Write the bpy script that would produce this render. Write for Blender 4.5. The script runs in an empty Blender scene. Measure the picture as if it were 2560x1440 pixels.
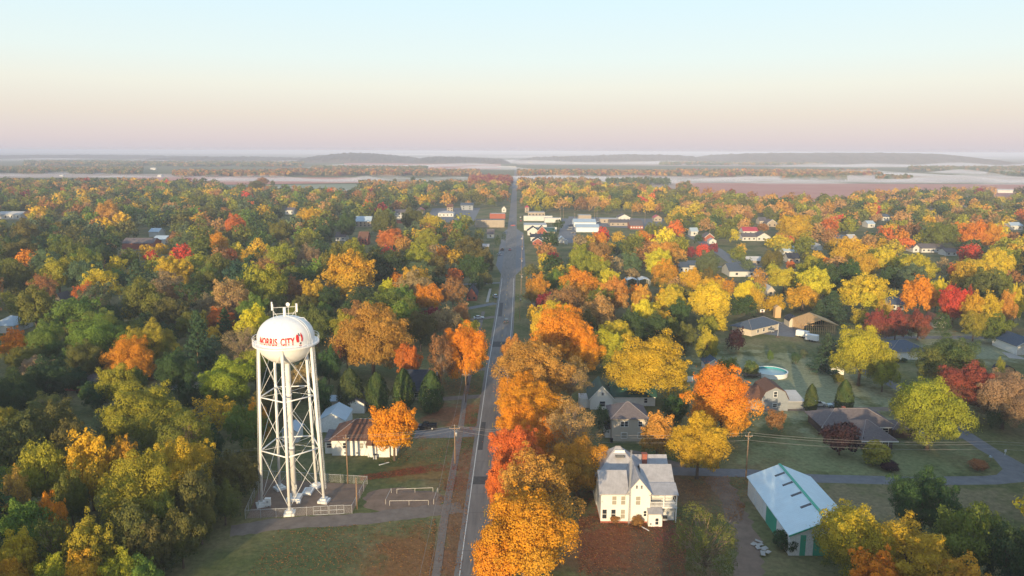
import bpy, bmesh, math, random
import numpy as np
from mathutils import Vector
random.seed(7)
rng = np.random.default_rng(11)
SC = bpy.context.scene
COL = SC.collection
R = math.radians
# ------------------------------------------------------------------ camera model (for laying things out on the ground)
F, CH, PITCH, ROLL = 1850.0, 72.0, R(10.47), R(-0.2)
def ray(px, py):
    u = (px-1280)/F; v = (720-py)/F
    c, s = math.cos(ROLL), math.sin(ROLL); u, v = c*u-s*v, s*u+c*v
    return (u, math.cos(PITCH)+v*math.sin(PITCH), -math.sin(PITCH)+v*math.cos(PITCH))
def G(px, py, z=0.0):
    d = ray(px, py); t = (z-CH)/d[2]
    return (d[0]*t, d[1]*t)
def zat(px, py, Y):
    d = ray(px, py); return CH+d[2]*Y/d[1]
def pr(x, y, z):
    z = z-CH
    f = y*math.cos(PITCH)-z*math.sin(PITCH); up = y*math.sin(PITCH)+z*math.cos(PITCH)
    u, v = x/f, up/f
    c, s = math.cos(ROLL), math.sin(ROLL); u, v = c*u+s*v, -s*u+c*v
    return 1280+F*u, 720-F*v
def depth(y, z): return y*math.cos(PITCH)-(z-CH)*math.sin(PITCH)
# ------------------------------------------------------------------ materials
MATS = {}
def nd(nt, t, **k):
    n = nt.nodes.new(t)
    for a, b in k.items(): setattr(n, a, b)
    return n
def mat(name, col, rough=.75, var=.18, scale=1.5, metal=0.0, spec=.3, bump=0.0, col2=None, stretch=None, wave=None):
    if name in MATS: return MATS[name]
    m = bpy.data.materials.new(name); m.use_nodes = True; nt = m.node_tree
    b = nt.nodes['Principled BSDF']; b.inputs['Roughness'].default_value = rough
    b.inputs['Metallic'].default_value = metal; b.inputs['Specular IOR Level'].default_value = spec
    tc = nd(nt, 'ShaderNodeTexCoord'); src = tc.outputs['Object']
    if stretch:
        mp = nd(nt, 'ShaderNodeMapping'); mp.inputs['Scale'].default_value = stretch
        nt.links.new(src, mp.inputs[0]); src = mp.outputs[0]
    no = nd(nt, 'ShaderNodeTexNoise'); no.inputs['Scale'].default_value = scale; no.inputs['Detail'].default_value = 6
    no.inputs['Roughness'].default_value = .62
    nt.links.new(src, no.inputs['Vector'])
    cr = nd(nt, 'ShaderNodeValToRGB'); cr.color_ramp.elements[0].position = .3; cr.color_ramp.elements[1].position = .7
    c2 = col2 or tuple(min(1, c*(1+var)) for c in col); c1 = col if col2 else tuple(c*(1-var) for c in col)
    cr.color_ramp.elements[0].color = (*c1, 1); cr.color_ramp.elements[1].color = (*c2, 1)
    nt.links.new(no.outputs[0], cr.inputs[0]); out = cr.outputs[0]
    if wave:   # (scale, direction, darkness): seams or courses that run through the material
        w = nd(nt, 'ShaderNodeTexWave', wave_type='BANDS', bands_direction=wave[1], wave_profile='SAW')
        w.inputs['Scale'].default_value = wave[0]; w.inputs['Distortion'].default_value = .15
        nt.links.new(tc.outputs['Object'], w.inputs[0])
        r2 = nd(nt, 'ShaderNodeValToRGB'); r2.color_ramp.elements[0].position = .0; r2.color_ramp.elements[1].position = .16
        r2.color_ramp.elements[0].color = (wave[2],)*3+(1,); r2.color_ramp.elements[1].color = (1, 1, 1, 1)
        nt.links.new(w.outputs[0], r2.inputs[0])
        mx = nd(nt, 'ShaderNodeMixRGB', blend_type='MULTIPLY'); mx.inputs[0].default_value = 1
        nt.links.new(out, mx.inputs[1]); nt.links.new(r2.outputs[0], mx.inputs[2]); out = mx.outputs[0]
    nt.links.new(out, b.inputs['Base Color'])
    if bump:
        bp = nd(nt, 'ShaderNodeBump'); bp.inputs['Strength'].default_value = bump; bp.inputs['Distance'].default_value = .05
        nt.links.new(no.outputs[0], bp.inputs['Height']); nt.links.new(bp.outputs[0], b.inputs['Normal'])
    MATS[name] = m
    return m
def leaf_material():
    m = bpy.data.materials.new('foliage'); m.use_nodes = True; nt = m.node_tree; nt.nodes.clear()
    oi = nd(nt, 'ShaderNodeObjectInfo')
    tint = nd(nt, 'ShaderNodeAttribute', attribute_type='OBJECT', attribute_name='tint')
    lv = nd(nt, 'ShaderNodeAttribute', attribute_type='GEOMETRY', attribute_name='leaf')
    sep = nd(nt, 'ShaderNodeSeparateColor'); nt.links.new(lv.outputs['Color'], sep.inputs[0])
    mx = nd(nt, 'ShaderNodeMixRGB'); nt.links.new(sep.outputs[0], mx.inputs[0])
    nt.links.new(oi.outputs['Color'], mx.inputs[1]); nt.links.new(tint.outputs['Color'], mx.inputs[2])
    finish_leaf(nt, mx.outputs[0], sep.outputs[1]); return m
def stuff_leaf_material():
    m = bpy.data.materials.new('distant_foliage'); m.use_nodes = True; nt = m.node_tree; nt.nodes.clear()
    lv = nd(nt, 'ShaderNodeAttribute', attribute_type='GEOMETRY', attribute_name='leaf')
    v = nd(nt, 'ShaderNodeValue'); v.outputs[0].default_value = .5
    finish_leaf(nt, lv.outputs['Color'], v.outputs[0]); return m
def finish_leaf(nt, col, bright):
    ma = nd(nt, 'ShaderNodeMath', operation='MULTIPLY_ADD'); ma.inputs[1].default_value = .46; ma.inputs[2].default_value = .77
    nt.links.new(bright, ma.inputs[0])
    hs = nd(nt, 'ShaderNodeHueSaturation'); nt.links.new(ma.outputs[0], hs.inputs['Value']); nt.links.new(col, hs.inputs['Color'])
    b = nd(nt, 'ShaderNodeBsdfPrincipled'); b.inputs['Roughness'].default_value = .65; b.inputs['Specular IOR Level'].default_value = .18
    tr = nd(nt, 'ShaderNodeBsdfTranslucent'); ms = nd(nt, 'ShaderNodeMixShader'); ms.inputs[0].default_value = .22
    nt.links.new(hs.outputs[0], b.inputs['Base Color']); nt.links.new(hs.outputs[0], tr.inputs[0])
    nt.links.new(b.outputs[0], ms.inputs[1]); nt.links.new(tr.outputs[0], ms.inputs[2])
    o = nd(nt, 'ShaderNodeOutputMaterial'); nt.links.new(ms.outputs[0], o.inputs[0])
M_LEAF = leaf_material(); M_FAR = stuff_leaf_material()
M_BARK = mat('bark', (.12, .085, .06), .9, .35, 6)
M_PALEBARK = mat('pale_bark', (.30, .21, .14), .9, .25, 6)
M_WHITE = mat('white_paint', (.78, .77, .74), .5, .05, 1.2)
M_SIDING = mat('white_siding', (.76, .74, .69), .6, .06, .8, wave=(2.2, 'Z', .86))
M_GREYSIDE = mat('grey_siding', (.27, .29, .31), .65, .08, 1, wave=(2.2, 'Z', .85))
M_TAN = mat('tan_siding', (.50, .44, .36), .65, .06, 1, wave=(2.2, 'Z', .88))
M_CREAM = mat('cream_wall', (.6, .52, .4), .7, .08, 1)
M_BRICK = mat('brick', (.32, .10, .065), .8, .22, 5, wave=(5, 'Z', .82))
M_GLASS = mat('dark_glass', (.03, .035, .045), .08, .2, 1, spec=.6)
M_SHADE = mat('blind_behind_glass', (.36, .33, .27), .25, .15, 1, spec=.6)
M_TRIM = mat('trim_paint', (.8, .79, .76), .5, .04, 1)
M_CONC = mat('concrete', (.42, .39, .35), .85, .15, 2)
M_STEEL = mat('galvanised_steel', (.45, .45, .45), .45, .12, 3, metal=.3)
M_WOODPOLE = mat('weathered_pole_wood', (.30, .19, .11), .85, .25, 4)
M_RUBBER = mat('tyre_rubber', (.02, .02, .02), .8, .2, 5)
M_TIN = mat('tin_roof', (.40, .38, .38), .55, .16, 1.0, metal=.1, wave=(1.0, 'X', .72))
M_TINB = mat('blue_grey_metal_roof', (.42, .50, .56), .5, .06, .6, wave=(.9, 'X', .86))
M_BARNROOF = mat('pale_blue_barn_roof', (.60, .73, .78), .5, .06, .5, wave=(.5, 'Y', .9))
M_GREEN = mat('green_painted_metal', (.05, .38, .25), .5, .08, 1, wave=(2.5, 'Y', .85))
M_BARNW = mat('white_ribbed_metal', (.78, .79, .79), .5, .05, 1, wave=(2.5, 'Y', .9))
M_SH_BROWN = mat('brown_shingles', (.15, .075, .05), .9, .2, 2.5, wave=(3, 'Z', .85))
M_SH_GREY = mat('grey_shingles', (.13, .115, .12), .9, .2, 2.5, wave=(3, 'Z', .85))
M_SH_TAUPE = mat('taupe_shingles', (.15, .125, .125), .9, .2, 2, wave=(3, 'Z', .86))
M_SH_BLUE = mat('slate_blue_shingles', (.075, .10, .135), .9, .18, 2, wave=(3, 'Z', .86))
M_SH_BLACK = mat('black_shingles', (.035, .04, .055), .9, .25, 2)
M_SH_GREEN = mat('green_metal_roof', (.03, .095, .078), .5, .12, 1, wave=(1.2, 'Y', .8))
M_SH_RED = mat('red_metal_roof', (.45, .05, .07), .5, .1, 1)
M_FLATROOF = mat('pale_flat_roof', (.52, .50, .47), .8, .12, .3)
M_DARKROOF = mat('dark_flat_roof', (.13, .13, .14), .85, .25, .3)
M_LUMBER = mat('new_lumber', (.55, .36, .18), .8, .15, 3)
M_LIGHT = mat('lamp_lens', (.7, .68, .62), .2, .05, 3)
M_REDPAINT = mat('red_lettering', (.62, .02, .02), .5, .08, 2)
M_BLACKP = mat('black_paint', (.015, .015, .015), .5, .2, 2)
# ------------------------------------------------------------------ mesh builder
class MB:
    def __init__(s): s.v = []; s.f = []; s.m = []
    def add(s, vs, fs, mi=0):
        o = len(s.v); s.v += [tuple(p) for p in vs]; s.f += [tuple(i+o for i in f) for f in fs]; s.m += [mi]*len(fs); return s
    def box(s, x0, x1, y0, y1, z0, z1, mi=0):
        return s.add([(x0,y0,z0),(x1,y0,z0),(x1,y1,z0),(x0,y1,z0),(x0,y0,z1),(x1,y0,z1),(x1,y1,z1),(x0,y1,z1)],
              [(3,2,1,0),(4,5,6,7),(0,1,5,4),(1,2,6,5),(2,3,7,6),(3,0,4,7)], mi)
    def poly(s, pts, mi=0): return s.add(pts, [tuple(range(len(pts)))], mi)
    def slab(s, pts, t, mi=0):   # quad/tri given by its upper outline, thickened straight down
        n = len(pts); lo = [(p[0], p[1], p[2]-t) for p in pts]
        fs = [tuple(range(n)), tuple(range(2*n-1, n-1, -1))]+[(i, i+n, (i+1) % n+n, (i+1) % n) for i in range(n)]
        return s.add(list(pts)+lo, fs, mi)
    def tube(s, pts, rs, n=8, mi=0, cap=True):
        if not hasattr(rs, '__len__'): rs = [rs]*len(pts)
        P = [Vector(p) for p in pts]; o = len(s.v); vs = []; fs = []
        for i, p in enumerate(P):
            d = (P[min(i+1, len(P)-1)]-P[max(i-1, 0)]).normalized()
            a = d.cross(Vector((0, 0, 1))) if abs(d.z) < .95 else d.cross(Vector((1, 0, 0)))
            a.normalize(); b = d.cross(a)
            for k in range(n):
                t = 2*math.pi*k/n; vs.append(p+(a*math.cos(t)+b*math.sin(t))*rs[i])
        for i in range(len(P)-1):
            for k in range(n): fs.append((i*n+k, i*n+(k+1) % n, (i+1)*n+(k+1) % n, (i+1)*n+k))
        if cap: fs += [tuple(range(n-1, -1, -1)), tuple((len(P)-1)*n+k for k in range(n))]
        return s.add(vs, fs, mi)
    def lathe(s, prof, n=48, mi=0, cx=0, cy=0):
        vs = []; fs = []
        for r, z in prof:
            for k in range(n): t = 2*math.pi*k/n; vs.append((cx+r*math.cos(t), cy+r*math.sin(t), z))
        for i in range(len(prof)-1):
            for k in range(n): fs.append((i*n+k, i*n+(k+1) % n, (i+1)*n+(k+1) % n, (i+1)*n+k))
        return s.add(vs, fs, mi)
    def extrude_y(s, prof, y0, y1, mi=0):   # closed x-z outline pushed along y
        n = len(prof); vs = [(x, y0, z) for x, z in prof]+[(x, y1, z) for x, z in prof]
        return s.add(vs, [tuple(range(n)), tuple(range(2*n-1, n-1, -1))]+[(i, i+n, (i+1) % n+n, (i+1) % n) for i in range(n)], mi)
    def extrude_x(s, prof, x0, x1, mi=0):
        n = len(prof); vs = [(x0, y, z) for y, z in prof]+[(x1, y, z) for y, z in prof]
        return s.add(vs, [tuple(range(n-1, -1, -1)), tuple(range(n, 2*n))]+[(i, (i+1) % n, (i+1) % n+n, i+n) for i in range(n)], mi)
    def mesh(s, name, mats, smooth=False):
        me = bpy.data.meshes.new(name); me.from_pydata(s.v, [], s.f)
        for m in (mats if isinstance(mats, (list, tuple)) else [mats]): me.materials.append(m)
        me.polygons.foreach_set('material_index', s.m)
        if smooth: me.polygons.foreach_set('use_smooth', [True]*len(s.f))
        me.update(); return me
    def build(s, name, mats, parent=None, smooth=False, loc=None):
        return link(name, s.mesh(name, mats, smooth), parent, loc)
def link(name, data, parent=None, loc=None):
    o = bpy.data.objects.new(name, data); COL.objects.link(o)
    if parent: o.parent = parent
    if loc: o.location = loc
    return o
def tag(o, label, cat, group=None):
    o['label'] = label; o['category'] = cat
    if group: o['group'] = group
    return o
def thing(name, label, cat, loc=(0, 0, 0), rz=0.0, group=None):
    o = link(name, None); o.location = loc; o.rotation_euler = (0, 0, rz); o.empty_display_size = .5
    return tag(o, label, cat, group)
def struct(name, mb, m, **k):
    o = mb.build(name, m, **k); o['kind'] = 'structure'; return o
def copy_tree(o, parent=None):
    c = o.copy(); COL.objects.link(c); c.parent = parent
    for ch in list(o.children): copy_tree(ch, c)
    return c
ANCH = []     # (phrase, px, py) landmarks that other labels may refer to
OBST = []     # (x, y, r) footprints where no tree may stand
KEEP = []     # (x0, y0, x1, y1, Y) picture areas nearer trees of the filler must leave free
# ------------------------------------------------------------------ trees: prototypes
def unit(n):
    v = rng.normal(size=(n, 3)); return v/np.linalg.norm(v, axis=1)[:, None]
def norm(v): return v/np.maximum(np.linalg.norm(v, axis=1), 1e-6)[:, None]
def leaves_mesh(name, P, N, S, A, Bv):
    """quads at P facing N, half size S; A = share of the second colour, Bv = brightness"""
    n = len(P); t = norm(np.cross(N, unit(n))); b = np.cross(N, t)
    k = rng.uniform(.7, 1.3, (n, 4, 1)); s = S[:, None]
    V = np.stack([P-t*s*k[:, 0], P-b*s*k[:, 1]*.8, P+t*s*k[:, 2], P+b*s*k[:, 3]*.8], 1).reshape(-1, 3)
    me = bpy.data.meshes.new(name); me.vertices.add(4*n); me.loops.add(4*n); me.polygons.add(n)
    me.vertices.foreach_set('co', V.astype(np.float32).ravel())
    me.loops.foreach_set('vertex_index', np.arange(4*n, dtype=np.int32))
    me.polygons.foreach_set('loop_start', np.arange(0, 4*n, 4, dtype=np.int32))
    if A.ndim == 1: C = np.stack([A, Bv, Bv*0, Bv*0+1], 1)
    else: C = np.concatenate([A, np.ones((n, 1))], 1)
    at = me.attributes.new('leaf', 'FLOAT_COLOR', 'POINT')
    at.data.foreach_set('color', np.repeat(C, 4, 0).astype(np.float32).ravel())
    me.update(); me.validate(); return me
def crown(kind, nleaf, leaf, seed):
    """leaf cloud of a tree 1 high and 1 wide -> positions, normals, sizes, a, b, limb tips"""
    global rng
    keep = rng; rng = np.random.default_rng(seed)
    r = rng
    if kind in ('round', 'spread', 'oval', 'sparse', 'bare', 'shrub', 'cone'):
        zc, az, nc, cr = dict(round=(.55, .45, 72, .115), spread=(.56, .41, 84, .105), oval=(.54, .46, 66, .115), sparse=(.56, .44, 60, .095),
                          bare=(.56, .44, 64, .085), shrub=(.45, .52, 40, .16), cone=(.52, .48, 50, .12))[kind]
        ph = np.arange(nc)*2.39996+r.uniform(0, 6); cz = 1-2*(np.arange(nc)+.5)/nc*(.86 if kind != 'shrub' else .75)
        rr = np.sqrt(np.maximum(0, 1-cz*cz))
        D = np.stack([rr*np.cos(ph), rr*np.sin(ph), cz], 1)+r.normal(size=(nc, 3))*.12
        D = norm(D)
        lob = 1+.16*np.sin(ph*1.0*2+r.uniform(0, 6))*rr+.10*np.sin(3*ph+2*cz*3+r.uniform(0, 6))
        rad = r.uniform(.52, 1.0, nc)*lob
        Cn = D*rad[:, None]*np.array([.5-cr*.45, .5-cr*.45, az-cr*.3])
        if kind == 'cone': Cn[:, :2] *= np.clip(1.15-(Cn[:, 2:3]/az+1)*.45, .15, 1.2)
        if kind == 'oval': Cn[:, :2] *= np.clip(1.05-.25*Cn[:, 2:3]/az, .6, 1.2)
        if kind == 'spread': Cn[:, 2] += .05*np.sin(ph*3)
        Cn[:, 2] += zc; Rc = cr*np.clip(r.lognormal(0, .32, nc), .5, 1.8)
        if kind not in ('shrub', 'cone'):      # small sprigs that break the outline
            ns = 46; si = r.choice(nc, ns); So = norm((Cn[si]-np.array([0, 0, zc-.12]))+unit(ns)*.12)
            Cn = np.concatenate([Cn, Cn[si]+So*Rc[si][:, None]*r.uniform(.9, 1.45, (ns, 1))]); Rc = np.concatenate([Rc, Rc[si]*r.uniform(.22, .5, ns)]); nc += ns
        w = Rc**2; ci = r.choice(nc, nleaf, p=w/w.sum())
        out = norm((Cn-np.array([0, 0, zc-.1]))*np.array([1, 1, 1.1]))[ci]
        d = norm(unit(nleaf)+out*.4+np.array([0, 0, .3]))
        rad = Rc[ci]*(.55+.5*np.sqrt(r.random(nleaf))); stray = r.random(nleaf) < .10; rad[stray] *= r.uniform(1.05, 1.6, stray.sum())
        P = Cn[ci]+d*rad[:, None]*np.array([1.05, 1.05, .85])
        N = norm(d*.85+out*.15+unit(nleaf)*.62+np.array([0, 0, .08]))
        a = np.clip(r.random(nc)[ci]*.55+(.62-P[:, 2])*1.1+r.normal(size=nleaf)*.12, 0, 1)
        b = np.clip(r.random(nc)[ci]*.45+r.random(nleaf)*.55, 0, 1)
        tips = Cn[np.argsort(-Rc)[:(40 if kind in ('bare', 'sparse') else 14)]]
    elif kind == 'pine':
        Pl, Nl, al, bl, tips = [], [], [], [], []
        lev = 15; per = nleaf//(lev*8)
        for i in range(lev):
            z = .10+.87*i/(lev-1); Rr = .5*(1-z)**.75*r.uniform(.85, 1.1)+.02
            nb = 9 if i < 9 else 7
            for k in range(nb):
                t = 2*math.pi*(k/nb)+i*1.3+r.uniform(-.3, .3); L = Rr*r.uniform(.65, 1.12); m = max(6, int(per*(.5+L*1.9)))
                s = np.sqrt(r.random(m)); sag = -.06*s*L*2+.05*s*s
                wd = (1-s*.55)*.075*(.4+L*1.6)
                off = r.normal(size=m)*wd
                P = np.stack([math.cos(t)*s*L-math.sin(t)*off, math.sin(t)*s*L+math.cos(t)*off, z+sag+r.normal(size=m)*.012-abs(off)*.3], 1)
                Pl.append(P); Nl.append(norm(np.array([math.cos(t)*.55, math.sin(t)*.55, .75])+unit(m)*.55))
                al.append(np.clip(r.random(m)*.4+(z-.3)*.6, 0, 1)); bl.append(np.clip(r.random()*.4+r.random(m)*.6, 0, 1))
        P = np.concatenate(Pl); N = np.concatenate(Nl); a = np.concatenate(al); b = np.concatenate(bl); tips = np.zeros((0, 3))
    elif kind == 'cypress':
        z = r.random(nleaf)**.85; z = .04+.96*z; ph = r.uniform(0, 2*math.pi, nleaf)
        prof = .5*np.sin(math.pi*z**.72)**.62
        lobe = 1+.11*np.sin(ph*7+np.floor(z*9)*2.1)+.07*np.sin(ph*3+z*14)
        rad = prof*lobe*(.72+.30*np.sqrt(r.random(nleaf)))
        P = np.stack([rad*np.cos(ph), rad*np.sin(ph), z+r.normal(size=nleaf)*.01], 1)
        N = norm(np.stack([np.cos(ph), np.sin(ph), ph*0+.35], 1)+unit(nleaf)*.55)
        a = np.clip(r.random(nleaf)*.5+.25*np.sin(ph*3+z*14), 0, 1); b = r.random(nleaf); tips = np.zeros((0, 3))
    q = np.percentile(np.hypot(P[:, 0], P[:, 1]), 97)/.5; P[:, :2] /= q; top = np.percentile(P[:, 2], 99.6); P[:, 2] /= top
    if len(tips): tips = tips/np.array([q, q, top])
    S = leaf*rng.uniform(.6, 1.25, len(P))
    rng = keep
    return P, N, S, a, b, tips
def trunk_mesh(name, kind, tips, seed, m):
    rr = random.Random(seed); mb = MB()
    if kind in ('pine', 'cypress'):
        mb.tube([(0, 0, -.01), (0, 0, .3), (.004, 0, .93)], [.026, .02, .004], 7)
    else:
        br = .026 if kind != 'shrub' else .02
        fork = .30 if kind != 'shrub' else .12
        mb.tube([(0, 0, -.01), (.004, .003, .05), (.0, .006, fork), (.01, 0, fork+.2), (.015, .01, .72)], [br*1.4, br, br*.85, br*.55, br*.2], 8)
        for i, t in enumerate(tips):
            z0 = fork*rr.uniform(.85, 1.5); t = Vector(t)
            mid = Vector((t.x*.45, t.y*.45, z0+(t.z-z0)*.55))+Vector((rr.uniform(-.02, .02), rr.uniform(-.02, .02), 0))
            w = br*(.42 if i < 14 else .26)
            mb.tube([(0, 0, z0), mid, t*1.0], [w, w*.6, w*.18], 5, cap=False)
            if kind in ('bare', 'sparse'):
                for k in range(5):
                    s0 = mid.lerp(t, rr.uniform(0, .7)); e = t+Vector((rr.uniform(-.11, .11), rr.uniform(-.11, .11), rr.uniform(-.02, .11)))
                    mb.tube([s0, s0.lerp(e, .5)+Vector((0, 0, .012)), e], [w*.4, w*.28, w*.12], 4, cap=False)
    return mb.mesh(name, m, smooth=True)
PROTO = {}
def make_protos():
    spec = dict(round=4, spread=3, oval=3, sparse=2, bare=2, shrub=2, cone=1, pine=2, cypress=2)
    sd = 100
    for k, n in spec.items():
        PROTO[k] = []
        for i in range(n):
            sd += 1
            nl, lf = dict(round=(17000, .0155), spread=(17000, .0155), oval=(15000, .016), sparse=(7500, .0145), bare=(3600, .0125),
                          shrub=(3600, .034), cone=(7000, .02), pine=(11000, .016), cypress=(7000, .024))[k]
            P, N, S, a, b, tips = crown(k, nl, lf, sd)
            PROTO[k].append((leaves_mesh(k+'_crown', P, N, S, a, b), trunk_mesh(k+'_trunk', k, tips, sd, M_PALEBARK if k in ('bare', 'sparse') else M_BARK)))
            PROTO[k][-1][0].materials.append(M_LEAF)
make_protos()
HI = {}     # finer leaves for the largest crowns
for k, n_, nl, lf in (('round', 2, 46000, .0094), ('spread', 2, 46000, .0094), ('sparse', 1, 22000, .0085), ('bare', 1, 11000, .0075), ('oval', 1, 40000, .0098)):
    HI[k] = []
    for i in range(n_):
        P, N, S, a, b, tips = crown(k, nl, lf, 500+i+len(k)*7); me = leaves_mesh(k+'_crown', P, N, S, a, b); me.materials.append(M_LEAF)
        HI[k].append((me, trunk_mesh(k+'_trunk', k, tips, 500+i, M_PALEBARK if k in ('bare', 'sparse') else M_BARK)))
LOD = {k: [crown(k, nl, lf, 900+i) for i in range(3) for nl, lf in [(n_, l_)]] for k, n_, l_ in
       [('round', 1100, .055), ('spread', 1100, .055), ('oval', 1000, .055), ('pine', 900, .05), ('sparse', 700, .045)]}
# colours: main, second, word
PAL = {
 'St': ((.54, .31, .05), (.38, .23, .055), 'tan gold'),
 'O': ((.80, .30, .014), (.70, .34, .02), 'bright orange'), 'Og': ((.78, .29, .016), (.64, .31, .03), 'orange and gold'),
 'Ot': ((.62, .31, .05), (.40, .27, .07), 'pale orange'), 'G': ((.66, .40, .025), (.44, .33, .03), 'golden'),
 'Y': ((.70, .54, .03), (.50, .44, .035), 'bright yellow'), 'YG': ((.36, .34, .028), (.13, .18, .03), 'yellow green'),
 'YD': ((.60, .44, .03), (.07, .13, .03), 'gold topped green'), 'OD': ((.64, .30, .025), (.07, .12, .03), 'orange tipped green'),
 'L': ((.19, .20, .03), (.09, .13, .03), 'olive'), 'LG': ((.16, .24, .035), (.07, .14, .03), 'fresh green'),
 'D': ((.06, .105, .032), (.04, .075, .028), 'dark green'), 'DO': ((.16, .15, .035), (.06, .09, .03), 'dark olive'),
 'GG': ((.13, .17, .08), (.08, .12, .055), 'grey green'),
 'P': ((.05, .10, .05), (.085, .13, .05), 'blue green'), 'PY': ((.09, .14, .04), (.34, .30, .05), 'yellowish green'),
 'C': ((.055, .095, .028), (.11, .13, .03), 'dark green'),
 'R': ((.68, .085, .04), (.42, .09, .04), 'scarlet'), 'RO': ((.70, .18, .03), (.48, .18, .04), 'red orange'),
 'A': ((.40, .19, .06), (.22, .14, .06), 'rust brown'), 'AR': ((.30, .07, .045), (.08, .095, .045), 'red tipped dark'),
 'B': ((.36, .26, .12), (.25, .19, .09), 'tan brown'), 'BO': ((.54, .30, .10), (.34, .23, .10), 'thinning orange brown'), 'W': ((.055, .02, .022), (.03, .014, .016), 'dark burgundy'),
 'WR': ((.30, .035, .04), (.10, .04, .04), 'wine red'),
}
SHAPEW = dict(round='rounded', spread='broad', oval='upright', sparse='thin', bare='half bare', shrub='low', cone='pointed', pine='tall', cypress='columnar')
TREES = []     # dicts: x, y, h, w, col, kind, name
def tree_px(cx, yt, w, col, kind='round', h=None, name=None):
    hh = h or 13.0
    for _ in range(3):
        x, y = G(cx, yt, hh); wm = w*depth(y, hh*.7)/F
        if h is None: hh = min(26., max(5.5, wm*(1.12 if kind in ('round', 'shrub') else .95 if kind == 'spread' else 1.35 if kind in ('oval', 'pine', 'cone') else 1.1)))
        elif kind in ('round', 'spread', 'sparse', 'bare') and yt < 1225: hh = max(h, min(26., wm*(.9 if kind == 'spread' else 1.0)))
    TREES.append(dict(x=x, y=y, h=hh, w=wm, col=col, kind=kind, name=name, man=True, key=(int(cx), int(yt))))
def T(s, kind='round', **k):
    for it in s.split(';'):
        q = it.split()
        if q: tree_px(float(q[0]), float(q[1]), float(q[2]), q[3], q[4] if len(q) > 4 else kind, float(q[5]) if len(q) > 5 else None, **k)
# the orange row on the right of the road and round the farmhouse
T('1345 1132 235 Ot sparse 19;1314 1236 265 Og spread 17;1240 1330 120 Og round 12;1296 1068 150 RO round 15;1250 1150 80 RO round 12;1432 1000 160 BO bare 17;1450 1092 150 OD round 13;1340 858 195 Ot spread 18;1300 930 130 O round 15;1345 960 150 O round 15;1430 895 120 BO bare 15;1405 770 165 Og round 18;1462 815 95 O oval 17;1305 1000 130 O round 14;1370 1040 120 O round 12;1282 838 60 Ot round 12;1520 823 85 YD round 14;1625 834 200 G spread 20;1648 1028 92 Ot oval 12;1752 1034 145 G round 15;1812 912 175 Og oval 20;1770 905 70 Ot round 16;1510 1013 44 D oval 8')
T('1690 985 60 D round 9')
# bottom right
T('1772 1265 185 L bare 15;2152 1262 195 YD round 14;2320 1168 170 D round 14;2290 1300 220 G spread 13;2440 1258 160 L round 14;2535 1300 120 D round 13;2200 1375 150 Og round 10;2420 1390 170 G round 11')
# right yards
T('2338 945 185 YG round 15;2525 922 150 B round 14;2432 902 140 AR round 13;2385 833 150 PY round 16;2160 810 145 YD round 19;2215 870 70 YG oval 13;2072 828 85 P pine 13;2033 955 34 C cypress 8.5;2117 944 46 C cypress 10;1842 818 52 W round 9;1772 817 62 YD oval 13;1820 888 52 L round 8;1945 1018 50 A bare 6.5;2012 868 20 GG shrub 3;1928 872 18 LG oval 4;1992 876 26 P shrub 4;2495 1000 40 D round 8')
T('2107 1052 96 W shrub 8;2196 1093 74 YG shrub 6;2228 1148 48 W shrub 2.2;2452 1143 44 A shrub 2.5;2505 885 24 YG oval 7;2098 930 30 L shrub 3;1962 1318 50 D shrub 4;1985 1340 40 D shrub 3;2085 722 100 P pine 13.5;2050 745 60 P pine 11;1540 1285 30 A shrub 1.6;1600 1288 34 A shrub 2;1880 897 40 PY shrub 5;2060 905 16 B shrub 2;2245 888 16 D shrub 1.5;2262 888 16 D shrub 1.5;2200 1100 30 YG shrub 3')
# gold belt beyond the yards
T('1775 706 112 Y round 17;1797 748 50 Y pine 12;1868 690 62 Y oval 16;1892 712 42 G oval 13;1962 665 80 Y spread 18;2040 665 95 Y spread 18;2010 708 100 G oval 12;1938 735 60 G round 13;1900 666 42 Ot bare 15;1735 668 60 G round 14;1772 668 60 DO round 14;2165 682 122 Y spread 18;2215 740 40 G round 12;2305 684 95 Og oval 18;2346 688 46 Y round 16;2390 708 72 R round 17;2430 706 28 R oval 16;2440 716 62 G oval 17;2482 718 62 G oval 17;2520 718 44 Ot oval 16;2546 704 36 Y oval 17;2190 768 62 AR round 12;2245 766 70 AR round 13;2302 768 66 AR round 12;2150 700 40 D round 12;2360 770 40 D round 11;2500 775 70 L round 12;2440 770 60 YG round 12')
T('2215 615 66 Y round;2163 630 66 G round;2295 633 92 YD spread;2395 650 46 RO oval;2362 635 42 B oval;2455 643 78 Y spread;2515 612 66 YG round;2485 610 24 O oval;2218 560 50 RO round;2266 590 50 RO round;2255 575 26 Y round;2350 556 80 L spread;2400 560 60 L spread;2277 547 50 A round;2440 553 80 Og spread;2482 556 66 Og round;2465 668 95 DO round;2535 668 56 A round;2225 656 56 D oval;2283 656 88 GG spread;2127 646 82 D round;2125 596 95 G spread;2043 622 36 G round;2066 638 36 Og round;1978 645 26 RO round;2020 690 60 D round;2090 690 60 D round')
T('1768 625 66 GG round;1756 606 36 R round;1785 604 26 WR round;1727 612 27 WR oval;1932 619 60 DO round;1852 604 28 G oval;1846 612 44 L round;1950 588 76 YD spread;1975 582 26 R round;2010 590 52 L round;2078 540 50 RO round;2075 566 42 A round;1990 537 82 G spread;1838 568 28 Y oval;1805 563 46 L round;1905 553 36 A round;1695 548 46 Ot round;1708 586 42 YG oval;1745 580 26 D round;1870 640 40 GG round')
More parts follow.
